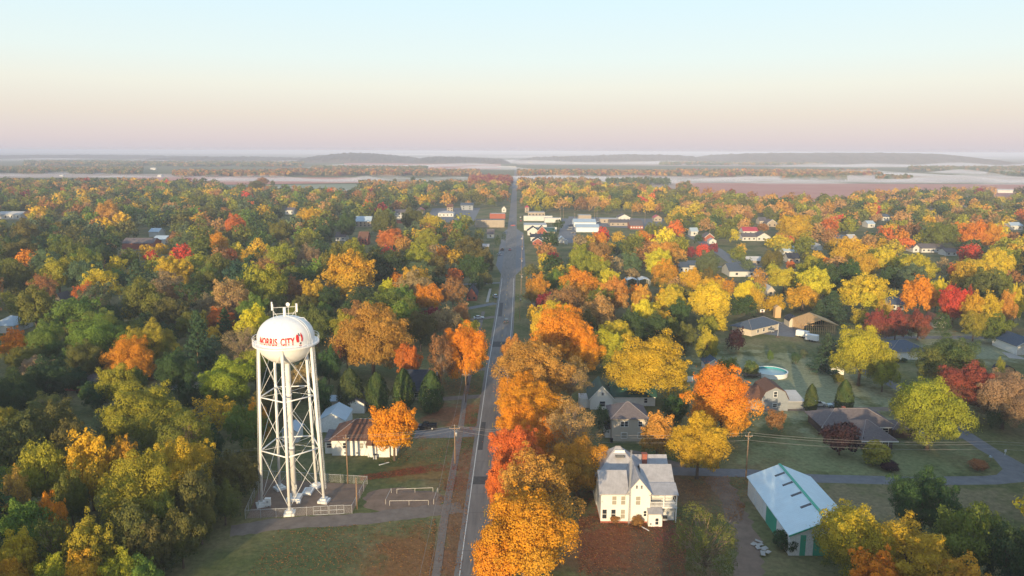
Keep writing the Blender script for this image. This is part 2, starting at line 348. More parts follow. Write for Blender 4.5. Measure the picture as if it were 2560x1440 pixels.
# right of the road
T('1345 683 62 OD round 16;1358 733 46 WR round 9;1420 702 56 PY pine 16;1460 708 32 Ot oval 15;1538 693 84 Ot spread 18;1520 672 70 Y spread;1606 710 60 Ot round 15;1660 713 46 G oval 14;1607 738 64 Y oval 16;1635 780 98 D round 15;1580 770 62 D round 14;1335 762 36 G oval;1390 752 90 YD round 15;1365 772 76 Y round 16;1380 797 62 O round 15;1425 780 40 G oval 14;1490 640 80 YG round;1423 660 36 Y round;1393 674 60 LG round;1327 660 36 DO round;1580 668 42 B round;1662 648 76 OD round;1718 672 50 G round;1364 607 58 A spread;1372 626 30 L oval;1447 586 46 B round;1502 576 40 Og round;1505 566 42 R round;1450 612 70 YG round;1634 602 54 A round;1632 583 26 WR oval;1695 586 56 YG round;1690 550 50 RO round;1550 600 40 D round;1580 630 60 GG round;1545 640 50 B sparse;1500 720 70 L sparse 15;1465 770 60 DO round 13;1700 745 60 D round 14;1715 800 60 DO round 12;1680 790 50 L oval 12;1395 548 30 D round;1375 575 50 D round')
# left of the road, near
T('928 766 190 St round 24;1018 862 62 RO round 13;1166 808 118 O round 20;1102 836 82 A sparse 18;985 1014 118 O round 13.8;865 830 60 AR round 14;862 778 64 YG round 16;790 765 72 DO round 16;637 768 88 Y oval 16;602 823 125 B bare 15;560 902 150 YG round 16;612 1018 100 LG round 12;352 968 200 YG spread 17;490 783 100 P pine 22;320 845 110 Og round 16;375 808 120 YG round 18;232 800 150 LG round 17;238 960 76 D round 9;188 925 60 D round 8;106 812 95 LG round 16;185 752 122 LG spread 17;216 1085 135 G oval 17;98 1118 120 YG round 15;345 1132 180 YG round 18;458 1103 150 YD round 17;480 1180 110 DO round 14;590 1140 120 DO round 11;630 1100 80 DO round 10;300 1105 90 OD round 14')
T('875 924 70 C cypress 12;942 933 62 C cypress 11;1010 924 58 C cypress 11.5;1079 929 64 C cypress 12')
T('30 1180 80 Ot sparse 13;60 1250 110 LG round 13;122 1238 70 Og round 12;40 1335 110 G round 11;135 1300 90 L sparse 12;230 1300 130 YG round 13;320 1270 120 DO round 13;205 1380 110 G round 10;130 1390 100 YG round 10;300 1390 110 YG round 10;355 1400 110 LG round 9;380 1310 110 DO round 11;450 1280 100 DO round 11;500 1240 90 DO round 10;560 1210 80 DO round 9;20 1400 90 G round 9;415 1240 80 L round 12;170 1180 80 L round 13;40 1060 120 DO round 14;130 1010 120 DO round 14;30 930 110 D round 15;110 900 120 D round 15;440 880 100 D round 15;30 830 60 Og round 12;210 860 100 DO round 14;290 920 90 YG round 13;520 1060 80 D round 11;270 1040 70 GG sparse 10;170 1060 90 DO round 12;400 1060 70 L round 12;480 960 60 D round 10;690 900 80 D round 12;660 980 80 DO round 11;820 870 60 D round 13;800 950 60 D round 11;640 1010 70 OD round 12')
T('141 653 88 YG round;60 633 56 Og round;74 634 28 RO round;27 660 46 L round;103 696 72 A sparse;43 690 42 PY pine;80 722 98 L oval;14 735 46 YG sparse;113 767 33 RO cone;176 792 62 G round;262 788 62 YG round;355 711 108 L round;318 770 40 Y round;210 712 66 RO sparse;250 680 88 YD round;240 700 36 Og round;288 647 50 Y round;215 640 98 L round;340 668 98 P pine;378 633 46 R round;430 650 88 G round;415 688 92 B round;452 716 46 Y round;320 628 56 L round;365 618 46 G round;402 614 36 G round;165 606 76 L round;130 607 42 YG round;433 762 62 D round;560 775 72 D pine;575 708 112 BO sparse;655 672 122 YG round;722 695 78 A sparse;785 702 76 YD round;735 667 72 L round;872 640 142 G spread 20;850 613 112 L round;770 615 62 B sparse;537 655 54 BO round;575 625 36 RO round;592 610 40 Y round;495 622 52 L round;510 681 72 L round;617 628 46 G round;680 628 46 BO round;716 647 42 Og sparse;700 618 72 YG round;597 663 92 P round;455 654 56 G round;650 720 70 DO sparse;690 740 60 DO sparse;520 740 70 B sparse;820 720 60 D round;900 720 70 D round')
T('1047 618 84 YG round;1104 616 46 O oval;1138 624 46 G oval;1136 671 46 RO round;1132 698 76 A sparse;1040 672 88 G sparse;990 676 46 Og oval;965 700 52 Y oval;1000 716 74 LG round;1070 712 72 Og round;1212 678 46 DO round 9;1208 622 60 DO round;1170 600 90 DO spread;1055 570 52 G round;977 577 66 RO spread;1010 590 50 Ot round;958 530 70 DO round;1028 530 60 DO round;1082 541 60 YD round;1156 560 42 G spread;865 540 62 D round;880 610 86 YG round;1243 588 18 D oval 10;1258 580 14 D oval 9;1110 770 90 B sparse 14;1150 760 60 A sparse 13;960 640 90 D round;940 560 30 L round;1090 690 40 D round;1180 640 70 D round;1190 690 40 D round;1050 780 80 DO round 15')
T('585 545 58 RO round;500 545 40 L oval;60 560 80 DO round;270 510 70 Ot round;435 585 40 A round;622 505 30 RO round;700 560 60 L round;770 530 60 G round;810 560 60 D round;760 590 60 L round;640 590 60 D round;540 590 60 Og round;20 600 70 D round;90 600 60 D round;250 600 60 D round')
# ------------------------------------------------------------------ the setting
def ground_material():
    m = bpy.data.materials.new('grass_ground'); m.use_nodes = True; nt = m.node_tree; b = nt.nodes['Principled BSDF']
    b.inputs['Roughness'].default_value = .95; b.inputs['Specular IOR Level'].default_value = .1
    tc = nd(nt, 'ShaderNodeTexCoord')
    def noise(sc, det=6):
        n = nd(nt, 'ShaderNodeTexNoise'); n.inputs['Scale'].default_value = sc; n.inputs['Detail'].default_value = det; n.inputs['Roughness'].default_value = .65
        nt.links.new(tc.outputs['Object'], n.inputs[0]); return n.outputs[0]
    def ramp(src, stops):
        r = nd(nt, 'ShaderNodeValToRGB'); e = r.color_ramp.elements
        while len(e) < len(stops): e.new(.5)
        for q, (p, c) in zip(e, stops): q.position = p; q.color = (*c, 1)
        nt.links.new(src, r.inputs[0]); return r.outputs[0]
    a = ramp(noise(.045), [(.30, (.065, .10, .032)), (.46, (.13, .14, .055)), (.58, (.21, .185, .09)), (.72, (.16, .115, .06))])
    c = ramp(noise(.9, 8), [(.25, (.55, .58, .55)), (.75, (1.35, 1.3, 1.25))])
    x = nd(nt, 'ShaderNodeMixRGB', blend_type='MULTIPLY'); x.inputs[0].default_value = 1
    nt.links.new(a, x.inputs[1]); nt.links.new(c, x.inputs[2]); cur = a
    sp = nd(nt, 'ShaderNodeSeparateXYZ'); nt.links.new(tc.outputs['Object'], sp.inputs[0]); wob = noise(.16, 5)
    def mth(op, p0, p1):
        q = nd(nt, 'ShaderNodeMath', operation=op)
        for i, v in enumerate((p0, p1)):
            if isinstance(v, (int, float)): q.inputs[i].default_value = v
            else: nt.links.new(v, q.inputs[i])
        return q.outputs[0]
    # turf of different kinds: dry lawn, leaf-stained yards, pale pasture
    for cx, cy, rx, ry, c, k in ((-19, 119, 10, 15, (.26, .115, .045), .8), (-36, 122, 12, 12, (.10, .125, .05), .7), (-20, 158, 10, 6, (.22, .13, .045), .75), (-11, 135, 2.6, 48, (.24, .12, .07), .75), (-17, 196, 9, 10, (.26, .10, .05), .8),
                                 (22, 124, 17, 17, (.15, .08, .045), .8), (18, 128, 6, 10, (.25, .085, .035), .8), (38, 150, 10, 11, (.19, .10, .055), .8), (86, 226, 32, 40, (.31, .32, .20), .85), (84, 168, 32, 13, (.22, .25, .12), .8), (80, 144, 42, 9, (.25, .20, .12), .75), (172, 272, 46, 24, (.30, .32, .21), .8)):
        dx = mth('DIVIDE', mth('SUBTRACT', sp.outputs[0], cx), rx); dy = mth('DIVIDE', mth('SUBTRACT', sp.outputs[1], cy), ry)
        r2 = mth('SQRT', mth('ADD', mth('MULTIPLY', dx, dx), mth('MULTIPLY', dy, dy)), 0)
        e = mth('ADD', mth('SUBTRACT', 1.0, r2), mth('MULTIPLY', mth('SUBTRACT', wob, .5), 2.4))
        mr_ = nd(nt, 'ShaderNodeMapRange'); mr_.interpolation_type = 'SMOOTHSTEP'; mr_.inputs[1].default_value = -.15; mr_.inputs[2].default_value = .5; mr_.inputs[4].default_value = k; nt.links.new(e, mr_.inputs[0])
        m2 = nd(nt, 'ShaderNodeMixRGB'); nt.links.new(mr_.outputs[0], m2.inputs[0]); nt.links.new(cur, m2.inputs[1]); m2.inputs[2].default_value = (*c, 1); cur = m2.outputs[0]
    nt.links.new(cur, x.inputs[1]); nt.links.new(x.outputs[0], b.inputs['Base Color'])
    bp = nd(nt, 'ShaderNodeBump'); bp.inputs['Strength'].default_value = .5; bp.inputs['Distance'].default_value = .12
    nt.links.new(noise(3, 8), bp.inputs['Height']); nt.links.new(bp.outputs[0], b.inputs['Normal'])
    return m
def grid_axis(lims):
    out = []
    for a, b, s in lims: out += list(np.arange(a, b, s))
    return out
gx = grid_axis([(-25000, -5000, 4000), (-5000, -1000, 800), (-1000, -200, 100), (-200, 200, 20), (200, 1000, 100), (1000, 5000, 800), (5000, 25001, 4000)])
gy = grid_axis([(-1500, 0, 250), (0, 320, 20), (320, 1500, 100), (1500, 5000, 500), (5000, 26000, 3000)])
mb = MB(); nx = len(gx)
mb.v = [(x, y, 0.0) for y in gy for x in gx]
mb.f = [(j*nx+i, j*nx+i+1, (j+1)*nx+i+1, (j+1)*nx+i) for j in range(len(gy)-1) for i in range(nx-1)]; mb.m = [0]*len(mb.f)
struct('ground', mb, ground_material())
def strip(pts, w, z, mb=None, rag=0.0):
    """flat ribbon along ground points; w one width or one per point"""
    mb = mb or MB(); n = len(pts); ws = w if hasattr(w, '__len__') else [w]*n; L = []; Rr = []
    for i, p in enumerate(pts):
        a, b = pts[max(i-1, 0)], pts[min(i+1, n-1)]; dx, dy = b[0]-a[0], b[1]-a[1]; l = math.hypot(dx, dy) or 1
        nx_, ny_ = -dy/l*ws[i]/2, dx/l*ws[i]/2; k1, k2 = 1+random.uniform(-rag, rag), 1+random.uniform(-rag, rag); L.append((p[0]+nx_*k1, p[1]+ny_*k1, z)); Rr.append((p[0]-nx_*k2, p[1]-ny_*k2, z))
    for i in range(n-1): mb.poly([Rr[i], Rr[i+1], L[i+1], L[i]])
    return mb
def ribbon(pts, off0, off1, z, mb):
    n = len(pts); A = []; B = []
    for i, p in enumerate(pts):
        a, b = pts[max(i-1, 0)], pts[min(i+1, n-1)]; dx, dy = b[0]-a[0], b[1]-a[1]; l = math.hypot(dx, dy) or 1
        A.append((p[0]+dy/l*off0, p[1]-dx/l*off0, z)); B.append((p[0]+dy/l*off1, p[1]-dx/l*off1, z))
    for i in range(n-1): mb.poly([A[i], B[i], B[i+1], A[i+1]])
def dens(pts, step):
    out = []
    for a, b in zip(pts[:-1], pts[1:]):
        k = max(1, int(math.hypot(b[0]-a[0], b[1]-a[1])/step))
        out += [(a[0]+(b[0]-a[0])*i/k, a[1]+(b[1]-a[1])*i/k) for i in range(k)]
    return out+[pts[-1]]
M_ASPH = mat('worn_asphalt', (.15, .136, .126), .85, .2, .7, col2=(.235, .21, .19), stretch=(1.2, .12, 1), bump=.15)
M_ASPH2 = mat('side_road_asphalt', (.135, .14, .15), .85, .2, .5, col2=(.2, .2, .205))
M_GRAVEL = mat('gravel', (.16, .125, .10), .95, .3, .5, col2=(.24, .195, .16), bump=.15)
M_DIRT = mat('packed_dirt', (.17, .115, .08), .95, .3, .4, col2=(.26, .18, .13), bump=.15)
M_LINE = mat('road_line_paint', (.62, .61, .57), .7, .2, 2)
M_YLINE = mat('yellow_line_paint', (.55, .36, .06), .7, .25, 2)
ROADC = [(-5.6, 60), (-5.5, 116), (-5.1, 180), (-4.6, 240), (-3.4, 313), (-2.6, 390), (-1.2, 540), (.2, 744), (2.4, 1100), (5.6, 1669), (11, 2600), (18, 3600)]
def roadx(y): return float(np.interp(y, [p[1] for p in ROADC], [p[0] for p in ROADC]))
rp = [(roadx(y), y) for y in list(range(60, 760, 20))+list(range(760, 3600, 120))]
mb = MB(); ribbon(rp, -4.35, 4.35, .03, mb); struct('main_road', mb, M_ASPH)
mb = MB(); near = [p for p in rp if p[1] < 430]
ribbon(near, -3.48, -3.30, .05, mb); ribbon(near, 3.30, 3.48, .05, mb); struct('edge_line', mb, M_LINE)
mb = MB()
for y in np.arange(64, 440, 12.2): ribbon([(roadx(y), y), (roadx(y+3.4), y+3.4)], -.09, .09, .05, mb)
struct('centre_line', mb, M_YLINE)
# main street spreads into kerbside parking in the middle of the town
mb = MB(); strip([(roadx(430)+.2, 430), (roadx(470)+1, 470), (roadx(660)+1, 660), (roadx(700), 700)], [8, 19, 19, 8], .018, mb); struct('street_apron', mb, M_ASPH2)
# sidewalk along the left verge, a real slab
wk = [G(1085, 1440), G(1097, 1440), (-13.3, 138), (-13.2, 178), (-13.8, 208), (-13.9, 262), (-13, 330)]
wk = [(-12.9, 90), (-12.9, 116), (-13.3, 138), (-13.3, 178), (-13.8, 208), (-13.9, 262), (-13, 330)]
M_WALK = mat('sidewalk_concrete', (.20, .165, .14), .9, .18, 1.2, wave=(.55, 'Y', .7))
mb = MB()
for a, b in zip(wk[:-1], wk[1:]):
    mb.slab([(a[0]-.75, a[1]+.0, .06), (a[0]+.75, a[1], .06), (b[0]+.75, b[1]-.02, .06), (b[0]-.75, b[1]-.02, .06)], .08)
struct('sidewalk', mb, M_WALK)
wk2 = [(8.4, 150), (8.8, 240), (10, 330), (11.4, 470)]
mb = MB()
for a, b in zip(wk2[:-1], wk2[1:]): mb.slab([(a[0]-.6, a[1], .06), (a[0]+.6, a[1], .06), (b[0]+.6, b[1]-.02, .06), (b[0]-.6, b[1]-.02, .06)], .08)
struct('sidewalk', mb, M_WALK)
# gravel lane and dirt yard at the tower, worn pad in the railings, driveways
mb = MB(); strip(dens([(-54, 131.5), (-44, 134.6), (-30, 136.2), (-20, 139.0), (-10.3, 141.5)], 1.1), 4.8, .012, mb, .14); struct('gravel_lane', mb, M_GRAVEL)
mb = MB(); mb.poly([(-52.6, 136.4, .008), (-32.2, 138.7, .008), (-31.7, 151.7, .008), (-55.2, 154.4, .008)]); struct('dirt_yard', mb, M_DIRT)
mb = MB(); mb.poly([(-23+8.6*math.cos(a)*(1+.12*math.sin(3*a+1)+.05*math.sin(11*a)), 144.4+5.6*math.sin(a)*(1+.12*math.sin(4*a)+.06*math.sin(9*a)), .009) for a in np.linspace(0, 6.2, 60)]); struct('dirt_patch', mb, M_DIRT)
# repairs and sealed cracks in the road
mb = MB()
for y0, y1, o0, o1 in ((118, 131, .2, 1.5), (152, 156, -3.2, 3.2), (171, 190, -3.1, -1.9), (222, 236, .6, 2.9), (268, 276, -3.2, 3.2), (320, 350, -2.8, -1.2)):
    ribbon([(roadx(y), y) for y in np.linspace(y0, y1, 6)], o0, o1, .038, mb)
for y in (124.5, 139, 147.3, 164, 179.5, 201, 214, 247):
    o = random.uniform(-1, 1); ribbon([(roadx(y+o*.2*q), y+.18*math.sin(q*2.3)) for q in (0,)]+[(roadx(y), y+.07)], -3.3+o*.2, 3.2+o*.2, .039, mb)
struct('road_patch', mb, mat('tar_patch', (.075, .072, .07), .85, .25, 1.5))
def lane(name, px, w, m, z=.02, step=6):
    pts = dens([G(*p) for p in px], step); struct(name, strip(pts, w, z, None, .12 if m in (M_GRAVEL, M_DIRT) else .02), m)
lane('driveway', [(1040, 1085), (1130, 1083), (1208, 1078)], 7, M_ASPH2)
lane('driveway', [(1060, 1003), (1130, 997), (1215, 990)], 3.4, M_GRAVEL)
lane('driveway', [(1110, 930), (1222, 922)], 3.4, M_GRAVEL, .022)
lane('driveway', [(1165, 773), (1200, 766), (1240, 758)], 4.2, M_ASPH2)
lane('driveway', [(1178, 800), (1240, 792)], 4.2, M_GRAVEL)
lane('driveway', [(1150, 712), (1252, 707)], 4, M_ASPH2)
lane('driveway', [(1218, 756), (1226, 722)], 1.3, M_CONC)
# side road on the right: comes in from the main road, turns up at the corner
sr = [(-1.4, 160.5), (20, 160), (37, 159.2), (54.8, 158.2), (68.6, 155.6), (90, 154.5), (107, 155), (114.5, 156.5), (130, 156.5), (170, 156.8)]
struct('side_road', strip(dens(sr, 4), 4.3, .021), M_ASPH2)
struct('side_road', strip(dens([(122, 156.5), (118.5, 162), (117.6, 172), (118.0, 186), (120, 204), (120.5, 222), (119.3, 233), (116, 250)], 4), 4.4, .026), M_ASPH2)
mb = MB(); mb.poly([(109, 156.6, .024), (116.5, 156.6, .024), (120, 168, .024), (115.9, 168, .024), (113.8, 161, .024)]); struct('road_corner', mb, M_ASPH2)
struct('driveway', strip(dens([(59, 201), (82, 201.2), (110, 201.4), (119.5, 201.5)], 5), 3.4, .018), M_GRAVEL)
struct('driveway', strip(dens([(98, 186), (106, 184), (116.5, 182)], 4), 5, .018), M_ASPH2)
struct('driveway', strip(dens([(46.1, 156.5), (46.2, 148), (45.6, 139), (45, 130), (41.5, 117), (39, 108)], 1.5), 4.8, .017, None, .3), M_DIRT)
struct('driveway', strip(dens([(21, 171), (30, 169), (40, 161)], 3), 4, .017), M_GRAVEL)
struct('side_street', strip(dens([G(2140, 838), G(2350, 836), G(2560, 834), G(2700, 832)], 8), 4.6, .02), M_ASPH2)
mb = MB(); mb.poly([(*G(1900, 830), .019), (*G(1985, 838), .019), (*G(2030, 800), .019), (*G(1940, 800), .019)]); struct('paved_yard', mb, M_ASPH2)
lane('side_street', [(1725, 585), (1790, 620), (1850, 662), (1935, 690)], 9, M_ASPH2, .02, 20)
lane('side_street', [(1728, 665), (1850, 662), (1905, 662)], 6, M_ASPH2, .022, 20)
lane('side_street', [(130, 752), (200, 746), (262, 738)], 6, M_ASPH2)
lane('driveway', [(392, 972), (470, 968), (505, 962)], 9, M_ASPH2)
lane('driveway', [(425, 905), (505, 915)], 3, M_DIRT)
mb = MB(); mb.poly([(*G(1392, 606), .021), (*G(1436, 606), .021), (*G(1444, 545), .021), (*G(1404, 545), .021)]); struct('parking_lot', mb, M_ASPH2)
mb = MB(); mb.poly([(*G(1420, 560), .019), (*G(1640, 572), .019), (*G(1660, 545), .019), (*G(1420, 540), .019)]); struct('parking_lot', mb, M_ASPH2)
mb = MB(); mb.poly([(*G(1060, 556), .019), (*G(1180, 560), .019), (*G(1200, 520), .019), (*G(1080, 522), .019)]); struct('parking_lot', mb, M_ASPH2)
# fields beyond the town
M_FRED = mat('ploughed_red_soil', (.50, .19, .14), .95, .15, .01, col2=(.55, .26, .20))
M_FTAN = mat('stubble_field', (.40, .27, .21), .95, .15, .008, col2=(.48, .36, .28))
M_FGRN = mat('winter_pasture', (.20, .26, .17), .95, .2, .01, col2=(.32, .31, .21))
def field(px, m, z):
    mb = MB(); mb.poly([(*G(*p), z) for p in px]); struct('field', mb, m)
field([(1690, 500), (2420, 500), (2700, 482), (2700, 452), (1690, 454)], M_FRED, .25)
field([(2250, 520), (2700, 520), (2700, 484), (2300, 492)], M_FTAN, .2)
field([(330, 472), (900, 460), (900, 447), (330, 448)], M_FRED, .3)
field([(360, 500), (980, 482), (1000, 461), (340, 473)], M_FGRN, .2)
field([(-200, 456), (640, 447), (620, 440), (-200, 444)], M_FTAN, .25)
field([(850, 424), (1250, 424), (1250, 404), (860, 410)], M_FRED, .5)
field([(1290, 412), (2700, 412), (2700, 404), (1290, 402)], M_FTAN, .5)
field([(1290, 470), (1690, 470), (1690, 440), (1290, 436)], M_FTAN, .25)
field([(1290, 430), (2700, 434), (2700, 446), (1290, 442)], M_FTAN, .35)
# ------------------------------------------------------------------ buildings
M_LITCAP = mat('ridge_highlight_cap', (.26, .23, .23), .85, .15, 3)  # paler than the shingles: the ridge highlight is put into the cap colour
def wall_box(mb, w, d, h): mb.box(-w/2, w/2, 0, d, 0, h)
def building(name, label, cat, x, y, w, d, h, roof='gx', rise=2.5, wall=None, rmat=None, wins=(), doors=(), chim=(), over=.45, rz=0.0, far=False, trim=None, group=None, anchor=None, base=None, obst=True):
    """origin at the middle of the front wall; x across, y to the back; roof gx/gy = ridge along x/y"""
    t = thing(name, label, cat, (x, y, 0), rz, group)
    wall = wall or M_SIDING; rmat = rmat or M_SH_GREY
    mb = MB(); W = w/2
    mb.box(-W, W, 0, d, 0, h)
    if roof == 'gx': mb.poly([(-W, 0, h), (-W, d/2, h+rise), (-W, d, h)][::-1]); mb.poly([(W, 0, h), (W, d/2, h+rise), (W, d, h)])
    if roof == 'gy': mb.poly([(-W, 0, h), (W, 0, h), (0, 0, h+rise)]); mb.poly([(-W, d, h), (W, d, h), (0, d, h+rise)][::-1])
    if roof == 'gam':
        pf = [(-W, h), (-W*.72, h+rise*.62), (0, h+rise), (W*.72, h+rise*.62), (W, h)]
        mb.poly([(a, 0, b) for a, b in pf][::-1]); mb.poly([(a, d, b) for a, b in pf])
    if roof == 'flat': mb.box(-W, W, 0, .25, h, h+rise*.5); mb.box(-W, -W+.25, .25, d, h, h+rise*.35); mb.box(W-.25, W, .25, d, h, h+rise*.35)
    mb.build('wall', wall, t)
    if base: MB().box(-W-.04, W+.04, -.04, d+.04, -.1, base[0]).build('foundation', base[1], t)
    th = .16; o = over; mb = MB(); e = h+.06
    if roof == 'gx':
        k = rise/(d/2); mb.slab([(-W-o, -o, e-k*o), (W+o, -o, e-k*o), (W+o, d/2, e+rise), (-W-o, d/2, e+rise)], th)
        mb.slab([(-W-o, d/2, e+rise), (W+o, d/2, e+rise), (W+o, d+o, e-k*o), (-W-o, d+o, e-k*o)], th)
    elif roof == 'gy':
        k = rise/W; mb.slab([(-W-o, -o, e-k*o), (0, -o, e+rise), (0, d+o, e+rise), (-W-o, d+o, e-k*o)], th)
        mb.slab([(0, -o, e+rise), (W+o, -o, e-k*o), (W+o, d+o, e-k*o), (0, d+o, e+rise)], th)
    elif roof == 'hip':
        q = min(d/2, W*.98); a, b = -W-o, W+o; m = d/2; lx = W-q*.95
        mb.poly([(a, -o, e), (b, -o, e), (lx, m, e+rise), (-lx, m, e+rise)]); mb.poly([(b, d+o, e), (a, d+o, e), (-lx, m, e+rise), (lx, m, e+rise)])
        mb.poly([(a, d+o, e), (a, -o, e), (-lx, m, e+rise)]); mb.poly([(b, -o, e), (b, d+o, e), (lx, m, e+rise)])
        mb.poly([(a, -o, e), (a, d+o, e), (b, d+o, e), (b, -o, e)])
    elif roof == 'gam':
        pf = [(-W-.2, h-.05), (-W*.74, h+rise*.64), (0, h+rise+.12), (W*.74, h+rise*.64), (W+.2, h-.05)]
        for (a, b), (c, f) in zip(pf[:-1], pf[1:]): mb.slab([(a, -o, b+.1), (c, -o, f+.1), (c, d+o, f+.1), (a, d+o, b+.1)], .14)
    elif roof == 'flat': mb.box(-W+.26, W-.26, .26, d-.05, h+.01, h+.14)
    elif roof == 'shed':
        mb.slab([(-W-o, -o, e), (W+o, -o, e), (W+o, d+o, e+rise), (-W-o, d+o, e+rise)], th)
    ro = mb.build('roof', rmat, t)
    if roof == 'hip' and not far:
        for A_, B_ in (((a, -o, e), (-lx, m, e+rise)), ((b, -o, e), (lx, m, e+rise)), ((-lx, m, e+rise), (lx, m, e+rise))): MB().tube([A_, B_], .09, 5).build('ridge_cap', M_LITCAP, ro)  # thin hip caps, painted pale to stand in for light catching the ridges
    roofo = [c for c in t.children if c.name.startswith('roof')][0]
    if trim:
        mb = MB()
        if roof == 'gy':
            k = rise/W
            for s in (-1, 1): mb.slab([(s*(W+o+.02), -o-.05, e-k*o+.03), (0, -o-.05, e+rise+.03), (0, -o+.02, e+rise+.03), (s*(W+o+.02), -o+.02, e-k*o+.03)][::s], .3)
        else: mb.box(-W-o-.03, W+o+.03, -o-.06, -o, e-(rise/(d/2)*o if roof == 'gx' else 0)-.24, e-(rise/(d/2)*o if roof == 'gx' else 0)+.03)
        mb.build('fascia', trim, t)
    for wn in wins:
        sd, u, z, ww, wh = wn[:5]; gm = wn[5] if len(wn) > 5 else M_GLASS
        window(t, sd, u, z, ww, wh, W, d, gm, far)
    for dr in doors:
        sd, u, dw, dh, dm = dr
        f = MB(); g = MB()
        if sd == 'f': f.box(u-dw/2, u+dw/2, -.07, 0, .03, dh)
        elif sd == 'l': f.box(-W-.07, -W, u-dw/2, u+dw/2, .03, dh)
        elif sd == 'r': f.box(W, W+.07, u-dw/2, u+dw/2, .03, dh)
        f.build('door', dm, t)
    for cx, cy, cz, cw in chim:
        c = MB().box(cx-cw/2, cx+cw/2, cy-cw/2, cy+cw/2, h, cz); c.box(cx-cw/2-.08, cx+cw/2+.08, cy-cw/2-.08, cy+cw/2+.08, cz, cz+.15)
        c.build('chimney', M_BRICK, roofo)
    cxw, cyw = x-d/2*math.sin(rz), y+d/2*math.cos(rz)
    if obst: OBST.append((cxw, cyw, max(w, d)/2+2.5))
    u0, v0 = pr(x-W, y, h+rise); u1, v1 = pr(x+W, y, 0)
    KEEP.append((u0, v0, u1, v1, y))
    if anchor: ANCH.append((anchor, (u0+u1)/2, (v0+v1)/2))
    return t
def window(t, sd, u, z, ww, wh, W, d, gm, far=False):
    f = MB(); g = MB(); b = .11
    def bx(q, u0, u1, z0, z1, p0, p1):
        if sd == 'f': q.box(u0, u1, -p1, -p0, z0, z1)
        elif sd == 'b': q.box(u0, u1, d+p0, d+p1, z0, z1)
        elif sd == 'l': q.box(-W-p1, -W-p0, u0, u1, z0, z1)
        else: q.box(W+p0, W+p1, u0, u1, z0, z1)
    if far: bx(g, u-ww/2, u+ww/2, z, z+wh, -.02, .05); g.build('window', gm, t); return
    bx(f, u-ww/2-b, u-ww/2, z-b, z+wh+b, -.02, .07); bx(f, u+ww/2, u+ww/2+b, z-b, z+wh+b, -.02, .07)
    bx(f, u-ww/2, u+ww/2, z+wh, z+wh+b, -.02, .07); bx(f, u-ww/2, u+ww/2, z-b, z, -.02, .09); bx(f, u-ww/2, u+ww/2, z+wh*.5-.04, z+wh*.5+.04, -.02, .06)
    fo = f.build('window', M_TRIM, t); bx(g, u-ww/2, u+ww/2, z, z+wh, -.03, .035); g.build('pane', gm, fo)
def wing(t, dx, dy, *a, **k):
    """a further volume of the same building: its parts go under t"""
    nk, na, no = len(KEEP), len(ANCH), len(OBST)
    p = building('x', '', '', 0, 0, *a, **k)
    del KEEP[nk:], ANCH[na:], OBST[no:]
    for c in list(p.children): c.parent = t; c.location = (dx, dy, 0)
    bpy.data.objects.remove(p); return t
# ------------------------------------------------------------------ water tower
TX, TY = -45.5, 144.7
tw = thing('water_tower', 'white five-legged water tower with red lettering inside a chain-link fence', 'water tower', (TX, TY, 0))
ANCH.append(('the water tower', 722, 1010))
prof = []
for i in range(0, 15):
    a = math.pi/2*i/14; prof.append((max(.02, 5.55*math.sin(a)**.92), 34.5-4.7*math.cos(a)**1.0))
for i in range(1, 17):
    a = math.pi/2*i/16; prof.append((max(.02, 5.55*math.cos(a)**.84), 35.2+4.2*math.sin(a)))
M_TANK = mat('white_tank_enamel', (.74, .70, .64), .42, .035, 1.1, spec=.4, col2=(.84, .82, .79), stretch=(1, 1, .22))
M_TANK.node_tree.nodes['Color Ramp'].color_ramp.elements[0].position = .22; M_TANK.node_tree.nodes['Color Ramp'].color_ramp.elements[1].position = .48
MB().lathe(prof, 64).build('tank', M_TANK, tw, smooth=True)
tank = tw.children[0]
LEGA = [R(-82+72*i) for i in range(5)]
def legp(a, z): r = 6.6+(5.3-6.6)*z/34.3; return Vector((r*math.cos(a), r*math.sin(a), z))
for i, a in enumerate(LEGA):
    lg = MB().tube([legp(a, .9), legp(a, 35.2)], .30, 14).build('leg', M_TANK, tw, smooth=True)
    p = legp(a, 0); pd = MB(); c, s = math.cos(a), math.sin(a)
    def oc(u, v): return (p.x+c*u-s*v, p.y+s*u+c*v)
    for (e, z0, z1) in ((1.05, -.1, .5), (.62, .5, .95)):
        q = [oc(-e, -e), oc(e, -e), oc(e, e), oc(-e, e)]
        pd.slab([(x, y, z1) for x, y in q], z1-z0)
    pd.build('footing', M_CONC if False else M_WHITE, lg)
    b = LEGA[(i+1) % 5]
    for z in (11.9, 23.2):
        MB().tube([legp(a, z), legp(b, z)], .14, 8).build('strut', M_TANK, tw, smooth=True)
    for z0, z1 in ((1.2, 11.6), (12.2, 22.9), (23.5, 33.4)):
        MB().tube([legp(a, z0), legp(b, z1)], .042, 5).build('brace_rod', M_TANK, tw)
        MB().tube([legp(b, z0), legp(a, z1)], .042, 5).build('brace_rod', M_TANK, tw)
    for z in (11.9, 23.2):
        MB().tube([legp(a, z)*1.0, Vector((.8*math.cos(a), .8*math.sin(a), z+.3))], .035, 4).build('brace_rod', M_TANK, tw)
rs = MB().tube([(0, 0, .2), (0, 0, 29.6), (0, 0, 30.6)], [.54, .54, .85], 24).build('riser_pipe', M_TANK, tw, smooth=True)
b = MB().box(-1.4, 1.4, -1.4, 1.4, -.1, .7); b.box(1.0, 1.75, -2.1, -1.3, -.1, .6); b.build('footing', M_WHITE, rs)
for z in (11.4, 22.9): MB().tube([(0, 0, z), (0, 0, z+.3)], .60, 24).build('collar', M_TANK, rs)
